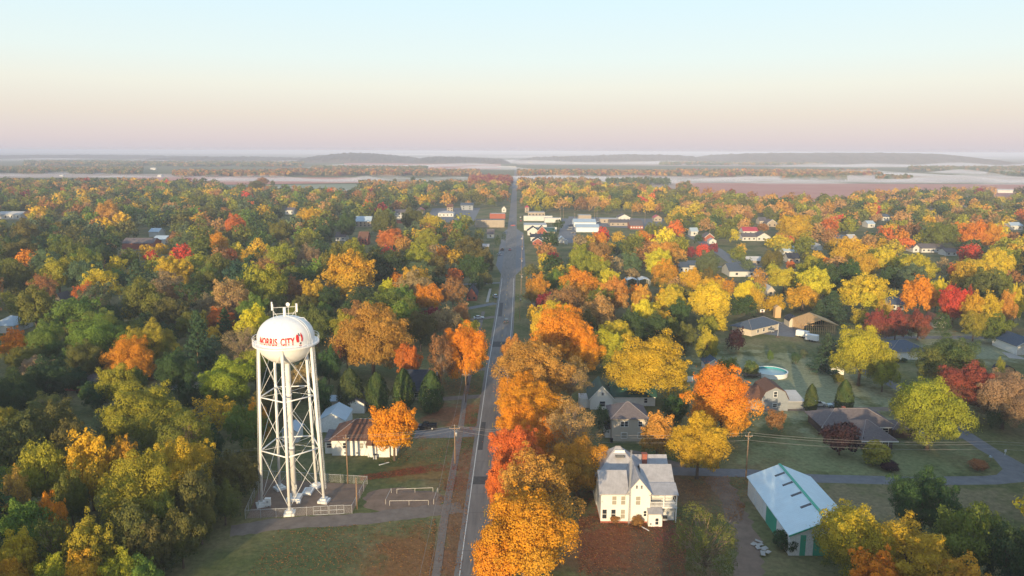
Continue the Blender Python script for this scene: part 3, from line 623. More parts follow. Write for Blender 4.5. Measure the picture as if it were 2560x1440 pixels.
b = MB().box(.25, .85, -.78, -.6, 2.6, 3.6); b.box(.5, .6, -.75, -.65, .6, 2.6); b.build('meter_box', M_STEEL, rs)
# balcony: floor ring, plate girder, rails
bal = MB().lathe([(5.5, 34.15), (6.5, 34.15), (6.5, 33.85), (5.5, 33.85), (5.5, 34.15)], 64).build('balcony', M_TANK, tw)
mb = MB()
for z in (34.75, 35.3):
    ring = [(6.45*math.cos(2*math.pi*k/64), 6.45*math.sin(2*math.pi*k/64), z) for k in range(65)]
    mb.tube(ring, .035 if z < 35 else .045, 5)
for k in range(32):
    a = 2*math.pi*k/32; mb.tube([(6.45*math.cos(a), 6.45*math.sin(a), 34.1), (6.45*math.cos(a), 6.45*math.sin(a), 35.3)], .035, 5)
mb.build('railing', M_TANK, bal)
# ladder up one leg and over the tank, top pipe, antennas
def tank_r(z):
    ps = sorted(prof, key=lambda p: p[1]); return float(np.interp(z, [p[1] for p in ps], [p[0] for p in ps]))
PHC = math.atan2(-TY, -TX)          # tank longitude that faces the viewer
def ontank(dl, z, off=.03): r = tank_r(z)+off; a = PHC+dl; return (r*math.cos(a), r*math.sin(a), z)
mb = MB()
for dd in (-.045, .045): mb.tube([ontank(R(53)+dd*(1+max(0, z-37)*.5), z, .18) for z in np.linspace(34.2, 39.5, 22)], .05, 5)
for z in np.linspace(34.4, 39.3, 26): mb.tube([ontank(R(53)-.045*(1+max(0, z-37)*.5), z, .18), ontank(R(53)+.045*(1+max(0, z-37)*.5), z, .18)], .025, 4)
mb.build('tank_ladder', M_TANK, tw)
a = LEGA[1]; mb = MB()
for dy in (-.22, .22):
    mb.tube([legp(a, z)+Vector((.62*math.cos(a)-dy*math.sin(a), .62*math.sin(a)+dy*math.cos(a), 0)) for z in (3, 34)], .04, 5)
for z in np.arange(3.2, 34, .45):
    mb.tube([legp(a, z)+Vector((.62*math.cos(a)-dy*math.sin(a), .62*math.sin(a)+dy*math.cos(a), 0)) for dy in (-.22, .22)], .02, 4)
mb.build('leg_ladder', M_TANK, tw)
mb = MB().tube([(p.x*1.08, p.y*1.08, p.z) for p in (legp(LEGA[4], z) for z in (1, 12, 24, 34))], .055, 5); mb.build('cable_conduit', M_STEEL, tw)
MB().tube([(0, 0, 39.0), (0, 0, 41.1)], .3, 12).build('vent_pipe', M_TANK, tw, smooth=True)
cx, sx = math.cos(PHC+math.pi/2), math.sin(PHC+math.pi/2)
mb = MB()
for u in (-2.15, 2.15): mb.tube([(cx*u, sx*u, 38.6), (cx*u, sx*u, 41.9)], .05, 5)
for z in (39.9, 41.2): mb.tube([(-cx*2.15, -sx*2.15, z), (cx*2.15, sx*2.15, z)], .045, 5)
for u in (-1, 1): mb.tube([(cx*u*2.15, sx*u*2.15, 40.5), (cx*u*1.2, sx*u*1.2, 39.1)], .035, 5)
fr = mb.build('antenna_frame', M_TANK, tw)
for u, z in ((-2.35, 40.9), (2.4, 40.3)): MB().box(-.13, .13, -.1, .1, 0, 1.7).build('panel_antenna', M_TANK, fr, loc=(cx*u, sx*u, z-.2))
mb = MB().tube([(cx*.62, sx*.62, 39.7), (cx*.62, sx*.62, 42.4)], .05, 6)
mb.lathe([(.02, 0), (.25, .05), (.38, .14), (.38, .17), (.02, .12)], 20)
mb2 = MB().tube([(0, 0, -2.7), (0, 0, .1)], .05, 6); mb2.lathe([(.02, -.1), (.22, -.06), (.38, .02), (.40, .06), (.36, .06), (.02, 0)], 20)
dv = []
for q in mb2.v[-6*20:]: x, y, z = q; dv.append((x, -z-.12, y+.15))   # turn the bowl to face forwards
mb2.v[-6*20:] = dv
mb2.build('dish_antenna', M_TANK, fr, loc=(cx*.75, sx*.75, 41.6), smooth=True)
mb = MB().tube([ontank(R(80), 37.4, .1), ontank(R(80), 39.0, 1.0), ontank(R(80), 39.0, -.9)], .06, 6); mb.build('overflow_pipe', M_TANK, tw)
# the lettering, wrapped onto the tank
def wrap_text(body, d0, d1, z0, height, parent, m):
    cu = bpy.data.curves.new('letters', 'FONT'); cu.body = body; cu.size = 1; cu.offset = .032; cu.space_character = 1.06; cu.resolution_u = 4
    o = bpy.data.objects.new('letters', cu); COL.objects.link(o); bpy.context.view_layer.update()
    me = bpy.data.meshes.new_from_object(o.evaluated_get(bpy.context.evaluated_depsgraph_get()))
    bpy.data.objects.remove(o)
    bm = bmesh.new(); bm.from_mesh(me); bmesh.ops.remove_doubles(bm, verts=bm.verts[:], dist=1e-5); bend(bm)
    xs = [v.co.x for v in bm.verts]; ys = [v.co.y for v in bm.verts]; x0, x1, y0, y1 = min(xs), max(xs), min(ys), max(ys)
    for v in bm.verts: v.co = Vector(ontank(d0+(v.co.x-x0)/(x1-x0)*(d1-d0), z0+(v.co.y-y0)/(y1-y0)*height, .085))
    bm.to_mesh(me); bm.free(); me.materials.clear(); me.materials.append(m); me.update(); link('lettering', me, parent)
def bend(bm):
    bmesh.ops.triangulate(bm, faces=bm.faces[:])
    for _ in range(2): bmesh.ops.subdivide_edges(bm, edges=[e for e in bm.edges if e.calc_length() > .16], cuts=1, use_grid_fill=False); bmesh.ops.triangulate(bm, faces=bm.faces[:])
wrap_text('NORRIS', R(-61), R(-17), 34.66, 1.5, tank, M_REDPAINT)
wrap_text('CITY', R(-11), R(17), 34.66, 1.5, tank, M_REDPAINT)
def blob(pts, m, nm):
    bm = bmesh.new(); bm.faces.new([bm.verts.new((d*.1, z, 0)) for d, z in pts]); bend(bm)
    for v in bm.verts: v.co = Vector(ontank(R(v.co.x*10), v.co.y, .085))
    me = bpy.data.meshes.new(nm); bm.to_mesh(me); bm.free(); me.materials.append(m); link(nm, me, tank)
em = [([(19.5, 35.8), (20.2, 36.4), (22.5, 36.65), (25, 36.5), (26.2, 36.1), (25.4, 35.6), (25.8, 35.2), (24.4, 34.95), (21.8, 35.0), (20.2, 35.3)], M_REDPAINT),
      ([(30, 36.3), (31.6, 36.9), (32.8, 36.6), (34.3, 36.3), (34.6, 35.7), (33.4, 35.1), (31.4, 35.0), (30.4, 35.3), (31.2, 35.8)], M_REDPAINT),
      ([(25.4, 36.9), (27.2, 36.75), (28.6, 36.35), (27.8, 36.2), (26.2, 36.45)], M_BLACKP), ([(26.3, 34.8), (27.8, 34.98), (30, 34.98), (31.2, 34.75), (29.8, 34.7), (27.6, 34.7)], M_BLACKP),
      ([(25.6, 34.55), (27.6, 34.6), (28, 34.3), (26, 34.25)], M_REDPAINT), ([(29.6, 34.6), (31.3, 34.55), (31, 34.25), (29.5, 34.3)], M_REDPAINT)]
for p, m in em: blob(p, m, 'emblem')
# ------------------------------------------------------------------ chain-link fence with its gate
def mesh_material():
    m = bpy.data.materials.new('chain_link'); m.use_nodes = True; nt = m.node_tree; b = nt.nodes['Principled BSDF']
    b.inputs['Base Color'].default_value = (.42, .41, .40, 1); b.inputs['Roughness'].default_value = .5; b.inputs['Metallic'].default_value = .3
    tc = nd(nt, 'ShaderNodeTexCoord'); mp = nd(nt, 'ShaderNodeVectorMath', operation='DOT_PRODUCT'); mp.inputs[1].default_value = (7, 7, 7)
    mp2 = nd(nt, 'ShaderNodeVectorMath', operation='DOT_PRODUCT'); mp2.inputs[1].default_value = (7, 7, -7)
    outs = []
    for q in (mp, mp2):
        nt.links.new(tc.outputs['Object'], q.inputs[0]); f = nd(nt, 'ShaderNodeMath', operation='FRACT'); nt.links.new(q.outputs['Value'], f.inputs[0])
        l = nd(nt, 'ShaderNodeMath', operation='LESS_THAN'); l.inputs[1].default_value = .09; nt.links.new(f.outputs[0], l.inputs[0]); outs.append(l)
    mx = nd(nt, 'ShaderNodeMath', operation='MAXIMUM'); nt.links.new(outs[0].outputs[0], mx.inputs[0]); nt.links.new(outs[1].outputs[0], mx.inputs[1])
    nt.links.new(mx.outputs[0], b.inputs['Alpha']); return m
M_LINK = mesh_material()
fe = thing('chain_link_fence', 'grey chain-link fence enclosing the dirt yard under the water tower', 'fence', (-52.8, 136.2, 0))
CF = [(0, 0), (20.7, 2.3), (21.2, 15.7), (-2.7, 18.5), (0, 0)]
GA, GB = .63, .93       # the gate takes this stretch of the front run
mbm, mbr = MB(), MB()
for i in range(4):
    (x0, y0), (x1, y1) = CF[i], CF[i+1]; L = math.hypot(x1-x0, y1-y0); k = max(2, round(L/3.2))
    for j in range(k):
        u = j/k
        if i == 0 and GA < u < GB: continue
        px_, py_ = x0+(x1-x0)*u, y0+(y1-y0)*u
        MB().tube([(px_, py_, 0), (px_, py_, 2.0)], .05, 6).build('post', M_STEEL, fe)
    segs = [(0, GA), (GB, 1)] if i == 0 else [(0, 1)]
    for a, b in segs:
        A = (x0+(x1-x0)*a, y0+(y1-y0)*a); B = (x0+(x1-x0)*b, y0+(y1-y0)*b)
        mbr.tube([(*A, 1.85), (*B, 1.85)], .045, 5)
        mbm.poly([(*A, .05), (*B, .05), (*B, 1.85), (*A, 1.85)])
mbr.build('top_rail', M_STEEL, fe); mbm.build('wire_mesh', M_LINK, fe)
for a, b in ((GA+.005, .775), (.785, GB-.005)):
    A = (20.7*a, 2.3*a); B = (20.7*b, 2.3*b); mb = MB(); Md = ((A[0]+B[0])/2, (A[1]+B[1])/2)
    for q in (A, B, Md): mb.tube([(*q, .12), (*q, 1.95)], .045 if q is Md else .06, 6)
    for z in (.12, 1.0, 1.95): mb.tube([(*A, z), (*B, z)], .05, 5)
    g = mb.build('gate', M_STEEL, fe); MB().poly([(*A, .12), (*B, .12), (*B, 1.95), (*A, 1.95)]).build('wire_mesh', M_LINK, g)
ANCH.append(('the fenced tower yard', 770, 1250))
t = thing('equipment_cabinet', 'small white equipment cabinet on a stand beside a tower leg', 'cabinet', (-49.9, 141.2, 0))
b = MB().box(-.55, .55, -.3, .3, .35, 1.9); b.box(-.6, .6, -.34, .34, 1.9, 1.96); b.build('cabinet_body', M_WHITE, t)
for x in (-.5, .4): MB().box(x, x+.1, -.25, .25, 0, .35).build('stand_foot', M_STEEL, t)
MB().box(-.2, .2, -.33, -.3, 1.0, 1.5).build('notice', M_STEEL, t)
t = thing('hatch_cover', 'low white hatch cover with a grey lid behind the tower riser pipe', 'hatch', (-43.5, 147.9, 0))
MB().box(-1.0, 1.0, -1.4, 1.4, 0, .5).build('frame', M_WHITE, t); MB().box(-.65, .65, -.95, .95, .5, .56).build('lid', M_STEEL, t)
M_DULL = mat('dull_white_pipe', (.50, .46, .41), .7, .2, 2)
# pipe railings round the worn pad
def rail(A, B, label, n):
    t = thing('pipe_railing', label, 'railing', (*A, 0), group='pipe railings round the dirt patch'); dx, dy = B[0]-A[0], B[1]-A[1]
    MB().tube([(0, 0, 1.05), (dx, dy, 1.05)], .055, 6).build('rail', M_DULL, t)
    for k in range(n): u = k/(n-1); MB().tube([(dx*u, dy*u, 0), (dx*u, dy*u, 1.05)], .05, 6).build('post', M_DULL, t)
rail(G(978, 1266), G(1075, 1264), 'white pipe railing along the near side of the dirt patch', 3)
rail(G(996, 1236), G(1086, 1232), 'white pipe railing along the far side of the dirt patch', 3)
rail(G(968, 1263), G(982, 1234), 'white pipe railing on the tower side of the dirt patch', 2)
rail(G(1088, 1262), G(1098, 1232), 'white pipe railing on the sidewalk side of the dirt patch', 2)
ANCH.append(('the white pipe railings', 1033, 1250))
# ------------------------------------------------------------------ poles and wires
M_GLAZE = mat('insulator_glaze', (.45, .45, .45), .3, .1, 2)
def pole(x, y, h, label, arm=2.4, rz=0.0, lamp=False, trans=False, group='wooden utility poles', name='utility_pole', r=.15, m=None):
    t = thing(name, label, 'utility pole', (x, y, 0), rz, group)
    MB().tube([(0, 0, -.1), (0, 0, h)], [r, r*.68], 10).build('pole', m or M_WOODPOLE, t, smooth=True)
    if arm:
        b = MB().box(-arm/2, arm/2, -.22, -.1, h-.75, h-.6); b.build('crossarm', m or M_WOODPOLE, t)
        for u in (-arm*.45, arm*.45, 0): MB().tube([(u, -.16, h-.6 if u else h), (u, -.16, h-.36 if u else h+.25)], .05, 6).build('insulator', M_GLAZE, t)
        b = MB().tube([(-arm*.3, -.16, h-.7), (0, -.13, h-1.5)], .025, 4); b.tube([(arm*.3, -.16, h-.7), (0, -.13, h-1.5)], .025, 4); b.build('arm_brace', M_STEEL, t)
    if trans: MB().tube([(.35, 0, h-2.6), (.35, 0, h-1.6)], .25, 10).build('transformer', M_STEEL, t, smooth=True)
    if lamp:
        MB().tube([(0, 0, h-.9), (.9, -.1, h-.4), (1.7, -.1, h-.35)], .04, 5).build('lamp_arm', M_STEEL, t)
        MB().box(1.6, 2.1, -.2, 0, h-.42, h-.28).build('lamp_head', M_LIGHT, t)
    return t
P1, P3, PR = (-13.2, 163.0), (-36.0, 152.4), (52.4, 154.9)
pole(*P1, 9.4, 'sunlit wooden utility pole with crossarm between sidewalk and main road', trans=True); ANCH.append(('the sunlit pole by the sidewalk', 1139, 1110))
pole(*P3, 11.1, 'thin wooden utility pole just behind the tower fence, before the white house', arm=1.2)
pole(-31.5, 140.5, 6.8, 'short bare wooden post at the corner of the tower fence', arm=0, group=None, name='wooden_post')
pole(-13.3, 205.9, 9.1, 'wooden utility pole with crossarm in front of the orange tree by the road', arm=2.2); 
pole(*PR, 11.0, 'tall wooden utility pole beside the long pale blue barn roof', arm=1.6); ANCH.append(('the tall pole beside the barn', 1871, 1130))
pole(*G(500, 957), 10.1, 'thin dark utility pole at the end of the small driveway left of the tower', arm=0, r=.12)
x, y = G(1284, 1075); pole(x, y, 6.5, 'short pole with a transformer among the orange trees by the road', arm=0, trans=True)
for (px, py, h, lab) in ((1300, 800, 11, 'dark utility pole nearest the camera right of the road beyond the orange trees'), (1303, 735, 11, 'utility pole with crossarm right of the road, beside the dark orange tree'),
                         (1303, 690, 11, 'utility pole right of the road, second beyond the orange row'), (1304, 655, 11, 'utility pole right of the road, near the first houses'), (1305, 622, 11, 'utility pole right of the road by the brick house with white gables')):
    pole(*G(px, py), h, lab, arm=2.0, trans=True, group='utility poles lining the right side of the road', r=.14)
for (px, py, h, lab) in ((1399, 550, 15, 'tall light pole left of the parking lot'), (1407, 552, 13, 'light pole with crossarm beside the parking lot'), (1485, 552, 12, 'left one of two close utility poles behind the metal buildings'), (1491, 552, 12, 'right one of two close utility poles behind the metal buildings'),
                         (1578, 552, 12, 'utility pole right of the white gabled house in town'), (1611, 556, 12, 'utility pole in front of the rust orange trees in town'), (1435, 556, 10, 'light pole at the corner of the metal building')):
    pole(*G(px, py), h, lab, arm=1.6, group='poles in the town centre', r=.16, m=M_PALEBARK)
pole(*G(1773, 588), 11, 'utility pole with crossarm beside the brick gabled house', arm=3, group='poles in the far streets', r=.16, m=M_PALEBARK)
pole(*G(2056, 607), 12, 'utility pole with crossarm below the bright red orange tree', arm=3, group='poles in the far streets', r=.16, m=M_PALEBARK)
pole(*G(1179, 675), 11, 'thin utility pole left of the road beside the small olive tree', arm=0, group='poles left of the road', m=M_PALEBARK)
pole(*G(1233, 650), 9, 'utility pole on the left verge beside the pickup', arm=0, group='poles left of the road', m=M_PALEBARK)
pole(*G(1237, 755), 4, 'slim post at the driveway with the blue car', arm=0, group='poles left of the road', m=M_PALEBARK, r=.08)
t = thing('flag_pole', 'slim white pole standing alone on the big right lawn', 'pole', (*G(1945, 838), 0))
MB().tube([(0, 0, 0), (0, 0, 5.5)], .06, 6).build('pole', M_WHITE, t); MB().tube([(0, 0, 0), (0, 0, .4)], [1.0, .7], 9).build('planting', mat('flower_bed', (.10, .07, .05), .9, .4, 3), t)
M_WIRE = mat('wire', (.30, .27, .25), .5, .1, 1)
def wire(pts, sag, label, r=.022, group='power lines across the picture'):
    o = pts[0]; P = []
    for a, b in zip(pts[:-1], pts[1:]):
        for k in range(12):
            u = k/12; P.append((a[0]+(b[0]-a[0])*u-o[0], a[1]+(b[1]-a[1])*u-o[1], a[2]+(b[2]-a[2])*u-sag*4*u*(1-u)*min(1, math.dist(a, b)/40)-o[2]))
    P.append(tuple(pts[-1][i]-o[i] for i in range(3)))
    w = MB().tube(P, r, 4).build('power_line', M_WIRE); w.location = o; tag(w, label, 'power line', group)
for dz, du, lab in ((.15, 0, 'uppermost thin power line crossing the picture from tower to barn'), (-.45, 1, 'middle thin power line crossing the picture from tower to barn'), (-1.6, .2, 'lowest thin power line crossing the picture from tower to barn')):
    wire([(-75, 146+du, 9.2+dz), (P3[0], P3[1]-.2+du*.3, 11.1+dz), (P1[0]+du*.9, P1[1]-.2, 9.4+dz*.7), (G(1284, 1075)[0], 161, 9.0+dz), (PR[0]+du*.6, PR[1]-.2, 11+dz), (108, 156.2, 8.6+dz), (150, 157, 9+dz)], 1.0, lab)
wire([(-13.9, 90, 8.9), (-14.0, 163, 8.7), (-14.1, 205.7, 8.4), (-14.2, 262, 9)], .8, 'left one of two wires above the sidewalk', group='wires above the sidewalk')
wire([(-12.5, 90, 8.9), (-12.5, 163, 8.7), (-12.5, 205.7, 8.4), (-12.5, 262, 9)], .9, 'right one of two wires above the sidewalk', group='wires above the sidewalk')
rpole = [(*G(px, py), 10.3) for px, py in ((1300, 800), (1303, 735), (1303, 690), (1304, 655), (1305, 622))]
wire(rpole, .8, 'power line strung along the poles right of the road', group=None)
t = thing('street_sign', 'small white sign on a thin post at the side road', 'sign', (*G(2515, 1130), 0))
MB().tube([(0, 0, 0), (0, 0, 1.6)], .05, 6).build('post', M_WHITE, t); MB().box(-.25, .25, -.05, -.02, .9, 1.6).build('sign_plate', M_WHITE, t)
t = thing('mailbox', 'pale mailbox near the corner of the side road', 'mailbox', (*G(2478, 1145), 0))
MB().tube([(0, 0, 0), (0, 0, 1.0)], .06, 6).build('post', M_WOODPOLE, t); MB().extrude_y([(-.2, 1.0), (.2, 1.0), (.2, 1.25), (.12, 1.38), (-.12, 1.38), (-.2, 1.25)], -.3, .3).build('box', M_TINB, t)
t = thing('basketball_hoop', 'white basketball backboard on a pole behind the blue roofed house', 'basketball hoop', (*G(1905, 792), 0))
MB().tube([(0, 0, 0), (0, .1, 3.4)], .07, 6).build('pole', M_BLACKP, t); MB().box(-.95, .95, -.1, -.04, 2.9, 4.1).build('backboard', M_WHITE, t)
b = MB(); b.tube([(.24*math.cos(k*.5236), -.4+.24*math.sin(k*.5236), 3.05) for k in range(13)], .03, 4); b.box(-.03, .03, -.2, -.1, 3.0, 3.1); b.build('rim', M_REDPAINT, t)
b = MB(); b.box(-.45, .45, -.12, -.1, 3.2, 3.9); b.build('marking', M_BLACKP, t)
# ------------------------------------------------------------------ houses near the camera
BX = lambda px, py: G(px, py)
# white house with brown roof beside the tower
wh = building('white_house', 'white bungalow with brown shingle roof right of the water tower', 'house', -35.3, 167.4, 15.5, 10.5, 3.9, 'hip', 3.4, M_SIDING, M_SH_BROWN,
    wins=[('f', -4.6, 1.9, .9, 1.3), ('f', -.6, 1.9, .85, 1.3, M_SHADE), ('f', .75, 1.9, .85, 1.3, M_SHADE), ('f', -4.6, .5, .6, .45), ('f', -1.7, .5, .6, .45), ('f', 5, 1.9, 1.2, 1.3)],
    anchor='the white house with the brown roof', over=.6)
wing(wh, -8.6, 1.2, 2.2, 5, 3.1, 'shed', 1.0, M_SIDING, M_SH_GREY, wins=[('f', .0, 1.5, 1.3, 1.1)], over=.25)
wing(wh, 3.6, -.9, 5.2, 1.0, 3.4, 'gx', .5, M_SIDING, M_SH_BROWN, over=.3)
t = thing('air_conditioner', 'grey air conditioner unit against the white house below the orange maple', 'air conditioner', (*G(941, 1149), 0))
MB().box(-.45, .45, -.4, .4, 0, .95).build('casing', M_STEEL, t); MB().tube([(0, 0, .95), (0, 0, 1.02)], .36, 14).build('fan_grille', M_BLACKP, t)
building('metal_shed', 'white metal shed with pale gable roof behind the white house', 'shed', -46.6, 182.3, 7.0, 8.5, 3.3, 'gy', 1.9, M_BARNW, M_TINB, wins=[], doors=[('f', 1.9, .95, 2.1, M_WHITE), ('r', 2.5, 1.0, 2.2, M_GREYSIDE)], anchor='the white metal shed', over=.2)
building('garden_shed', 'small cream shed with pale roof behind the metal shed', 'shed', *G(836, 1028), 3.6, 4, 2.7, 'gx', 1.0, M_CREAM, M_TINB, wins=[], over=.2)
building('garage', 'white garage with pale roof hidden behind the first dark column tree', 'garage', *G(893, 1036), 4.5, 7, 2.9, 'gy', 1.3, M_SIDING, M_SH_GREY, doors=[('r', 3, 2.4, 2.3, M_WHITE)], over=.3)
bk = building('white_house', 'white house with steep black roof behind the column trees', 'house', *G(1052, 1002), 9, 10, 3.2, 'gx', 4.6, M_CREAM, M_SH_BLACK, wins=[('f', -1, 1.0, 1, 1.3), ('r', 4, 1, 1, 1.4)], anchor='the black roofed house')
wing(bk, 3.0, -3.2, 4.0, 3.4, 3.0, 'gy', 1.8, M_CREAM, M_SH_BLACK, wins=[('f', 0, .9, 1, 1.3)])
building('white_shed', 'rounded white shed glimpsed right of the tank between dark trees', 'shed', *G(822, 925), 3.6, 5, 2.6, 'gam', 1.4, M_WHITE, M_WHITE, over=.1)
building('white_shed', 'small white outbuilding seen between the tower legs', 'shed', *G(728, 1110), 3.8, 5, 2.9, 'gy', 1.2, M_SIDING, M_TINB, over=.2)
# big farmhouse
fh = building('farmhouse', 'large white two-storey farmhouse with tin roof and side balcony porch', 'house', 20.1, 135.1, 5.0, 7.4, 6.5, 'gx', 2.9, M_SIDING, M_TIN,
    wins=[('f', .1, 3.9, .85, 1.75, M_SHADE), ('f', 1.85, 3.9, .85, 1.75, M_SHADE), ('f', -1.75, .95, .85, 1.9), ('f', .0, .95, .85, 1.9), ('f', 1.85, .95, .85, 1.9, M_SHADE)],
    base=(.38, M_BRICK), over=.4, anchor='the white farmhouse')
wing(fh, 4.85, -.05, 4.7, 9, 6.5, 'gy', 3.0, M_SIDING, M_TIN, wins=[('f', -.1, 3.9, .9, 1.75, M_SHADE), ('f', -.45, 7.3, .4, .65), ('f', .5, 7.3, .4, .65), ('f', 1.35, 1.5, .55, 1.1)], base=(.38, M_BRICK), over=.4)
# centre block with the little flat deck, rear roofs
wing(fh, 2.2, 7.0, 9.5, 9, 6.6, 'hip', 4.6, M_SIDING, M_TIN, over=.4)
wing(fh, 8.6, 9.2, 7.5, 6.5, 6.4, 'gx', 2.6, M_SIDING, M_TIN, over=.35, chim=[(-.8, 2.0, 9.7, 1.0)])
wing(fh, 9.3, 3.0, 5.9, 8.2, 6.5, 'gx', 2.7, M_SIDING, M_TIN, wins=[('f', -2.0, 4.3, .9, 1.5), ('f', 1.2, 4.3, .7, 1.6), ('f', -.3, 4.2, 1.1, 1.6, M_SHADE)], over=.3)
q = MB(); q.slab([(6.9, -.1, 5.95), (12.7, -.1, 5.95), (12.7, 3.3, 7.0), (6.9, 3.3, 7.0)], .14); q.build('porch_roof', M_TIN, fh)
q = MB(); q.box(6.95, 12.5, .1, 3.0, 3.05, 3.3); pf = q.build('porch_floor', M_TRIM, fh)
for x in (7.1, 9.85, 12.35): MB().box(x-.1, x+.1, .12, .32, 0 if x > 12 else 3.3, 5.9).build('porch_post', M_TRIM, fh)
q = MB()
for z in (3.5, 4.25): q.box(7.0, 12.4, .14, .22, z, z+.08); q.box(12.3, 12.38, .2, 2.9, z, z+.08)
for x in np.arange(7.2, 12.3, .24): q.box(x, x+.06, .15, .2, 3.3, 4.3)
q.build('porch_railing', M_TRIM, fh)
q = MB(); q.box(7.0, 12.3, 1.2, 2.9, 0, 3.04); q.build('wall', M_SIDING, fh)
wing(fh, 8.0, -1.5, 2.7, 2.6, 2.7, 'shed', 1.0, M_SIDING, M_TIN, wins=[('f', .3, .5, .6, 1.3), ('f', -.9, .4, .35, .4)], over=.15)
q = MB(); q.box(1.2, 3.7, 10.4, 12.0, 10.0, 10.35); q.box(1.4, 3.5, 10.35, 10.45, 10.35, 10.8); q.build('roof_deck', M_TRIM, fh)
MB().box(1.45, 3.45, 8.9, 10.2, 9.85, 9.95).build('skylight', M_GLASS, fh)
q = MB()
for a in (0, 2.094, 4.189): q.tube([(3.0+.19*math.cos(a), -.55+.19*math.sin(a), 0), (3.0+.12*math.cos(a), -.55+.12*math.sin(a), 15.5)], .03, 4)
for z in np.arange(.3, 15.3, .5):
    for k in range(3):
        a, b = k*2.094, (k+1)*2.094; q.tube([(3.0+.18*math.cos(a), -.55+.18*math.sin(a), z), (3.0+.18*math.cos(b), -.55+.18*math.sin(b), z+.5)], .018, 3)
ms = q.build('antenna_mast', M_STEEL); ms.location = (20.1, 135.1, 0); tag(ms, 'slender lattice antenna mast rising from the front of the farmhouse', 'mast')
t = thing('grill', 'dark barbecue grill beside the farmhouse lean-to', 'grill', (30.2, 135.4, 0))
MB().box(-.6, .6, -.3, .3, .5, .9).build('cart', M_STEEL, t); MB().extrude_x([(-.3, .9), (.3, .9), (.22, 1.2), (-.22, 1.2)], -.55, .55).build('lid', M_BLACKP, t)
# tan two-storey house, green roofed house
th_ = building('tan_house', 'tan two-storey house with grey hip roof behind the farmhouse', 'house', 29.8, 176.8, 9.0, 9.5, 6.0, 'hip', 2.8, M_TAN, M_SH_TAUPE,
    wins=[('f', -1.9, 4.0, .8, 1.3), ('f', -.9, 4.0, .8, 1.3), ('f', 2.6, 4.0, .95, 1.3), ('f', -1.4, .9, 1.4, 1.4, M_SHADE), ('f', 2.6, .9, .95, 1.4, M_SHADE)], doors=[('l', 3, 1, 2.1, M_WHITE)], anchor='the tan two-storey house', over=.5)
wing(th_, -5.1, 2.5, 1.4, 4, 2.4, 'shed', .5, M_SIDING, M_SH_GREY, over=.1)
t = thing('trash_bin', 'dark trash bin at the corner of the tan house', 'bin', (25.1, 175.9, 0)); MB().extrude_y([(-.3, .1), (.3, .1), (.36, 1.05), (-.36, 1.05)], -.35, .35).build('bin', M_BLACKP, t)
MB().box(-.38, .38, -.38, .38, 1.05, 1.13).build('lid', M_BLACKP, t)
gr = building('green_roofed_house', 'pale house with dark green metal roof beyond the orange row', 'house', *G(1506, 1022), 6.6, 9, 3.4, 'gy', 3.6, M_SIDING, M_SH_GREEN, wins=[('f', .2, .9, 1.5, 1.5), ('f', .2, 4.2, .6, .8)], anchor='the green roofed house', trim=M_TRIM)
wing(gr, -4.6, 1.2, 3.0, 5, 2.6, 'flat', .5, M_SIDING, M_FLATROOF)
wing(gr, 9.5, 3.0, 12.5, 8, 3.2, 'gx', 2.6, M_SIDING, M_SH_GREEN, wins=[('f', 3.5, 1, .9, 1.3)])
for px, lab in ((1706, 'left panel of two white fence panels beyond the golden tree'), (1727, 'right panel of two white fence panels beyond the golden tree')):
    f = thing('fence_panel', lab, 'fence', (*G(px, 952), 0), group='white fence panels'); MB().box(-1.4 if px < 1720 else -.9, 1.3 if px < 1720 else .9, -.04, .04, .1, 1.9).build('panel', M_WHITE, f)
    for s in (-1.0, .8): MB().box(s, s+.1, -.09, -.04, 0, 1.95).build('post', M_WHITE, f)
building('white_building', 'low white shed roof left of the dark burgundy tree', 'shed', *G(1698, 845), 3.6, 5, 2.4, 'flat', .3, M_SIDING, M_FLATROOF)
building('blue_roofed_cottage', 'small cottage with navy roof and white gable above the orange tree', 'house', *G(1785, 928), 4.5, 7, 3.0, 'gy', 1.6, M_SIDING, M_SH_BLUE, trim=M_TRIM, wins=[('f', 0, 1, .8, 1)])
# pole barn
bn = building('pole_barn', 'long barn with pale blue roof and white and green walls', 'barn', 56.9, 123.3, 13.0, 24.0, 4.2, 'gy', 2.7, M_BARNW, M_BARNROOF, over=.35,
    doors=[('f', -4.1, 1.0, 4.05, M_GREEN), ('f', .1, 4.6, 3.7, M_GREEN), ('f', 4.6, 1.0, 4.05, M_GREEN), ('l', 9.6, 5.6, 4.05, M_GREEN), ('l', 16.4, 3.8, 3.6, M_WHITE), ('l', 21.2, 3.4, 3.6, M_WHITE)], anchor='the barn with the pale blue roof', trim=M_GREEN)
MB().slab([(-.28, -.42, 7.02), (.28, -.42, 7.02), (.28, 24.42, 7.02), (-.28, 24.42, 7.02)], .1).build('ridge_cap', M_GREEN, bn)
for y in (6.2, 11.0, 15.6, 20.0):
    z = lambda x: 4.26+2.7*(1+x/6.5)+.03
    MB().slab([(-2.3, y, z(-2.3)), (-.35, y, z(-.35)), (-.35, y+.75, z(-.35)), (-2.3, y+.75, z(-2.3))], .02).build('skylight', M_GLASS, bn)
MB().tube([(-6.62, -.05, .1), (-6.62, -.05, 4.1)], .06, 6).build('downpipe', M_BARNW, bn)
b = MB(); rz_ = random.Random(3)
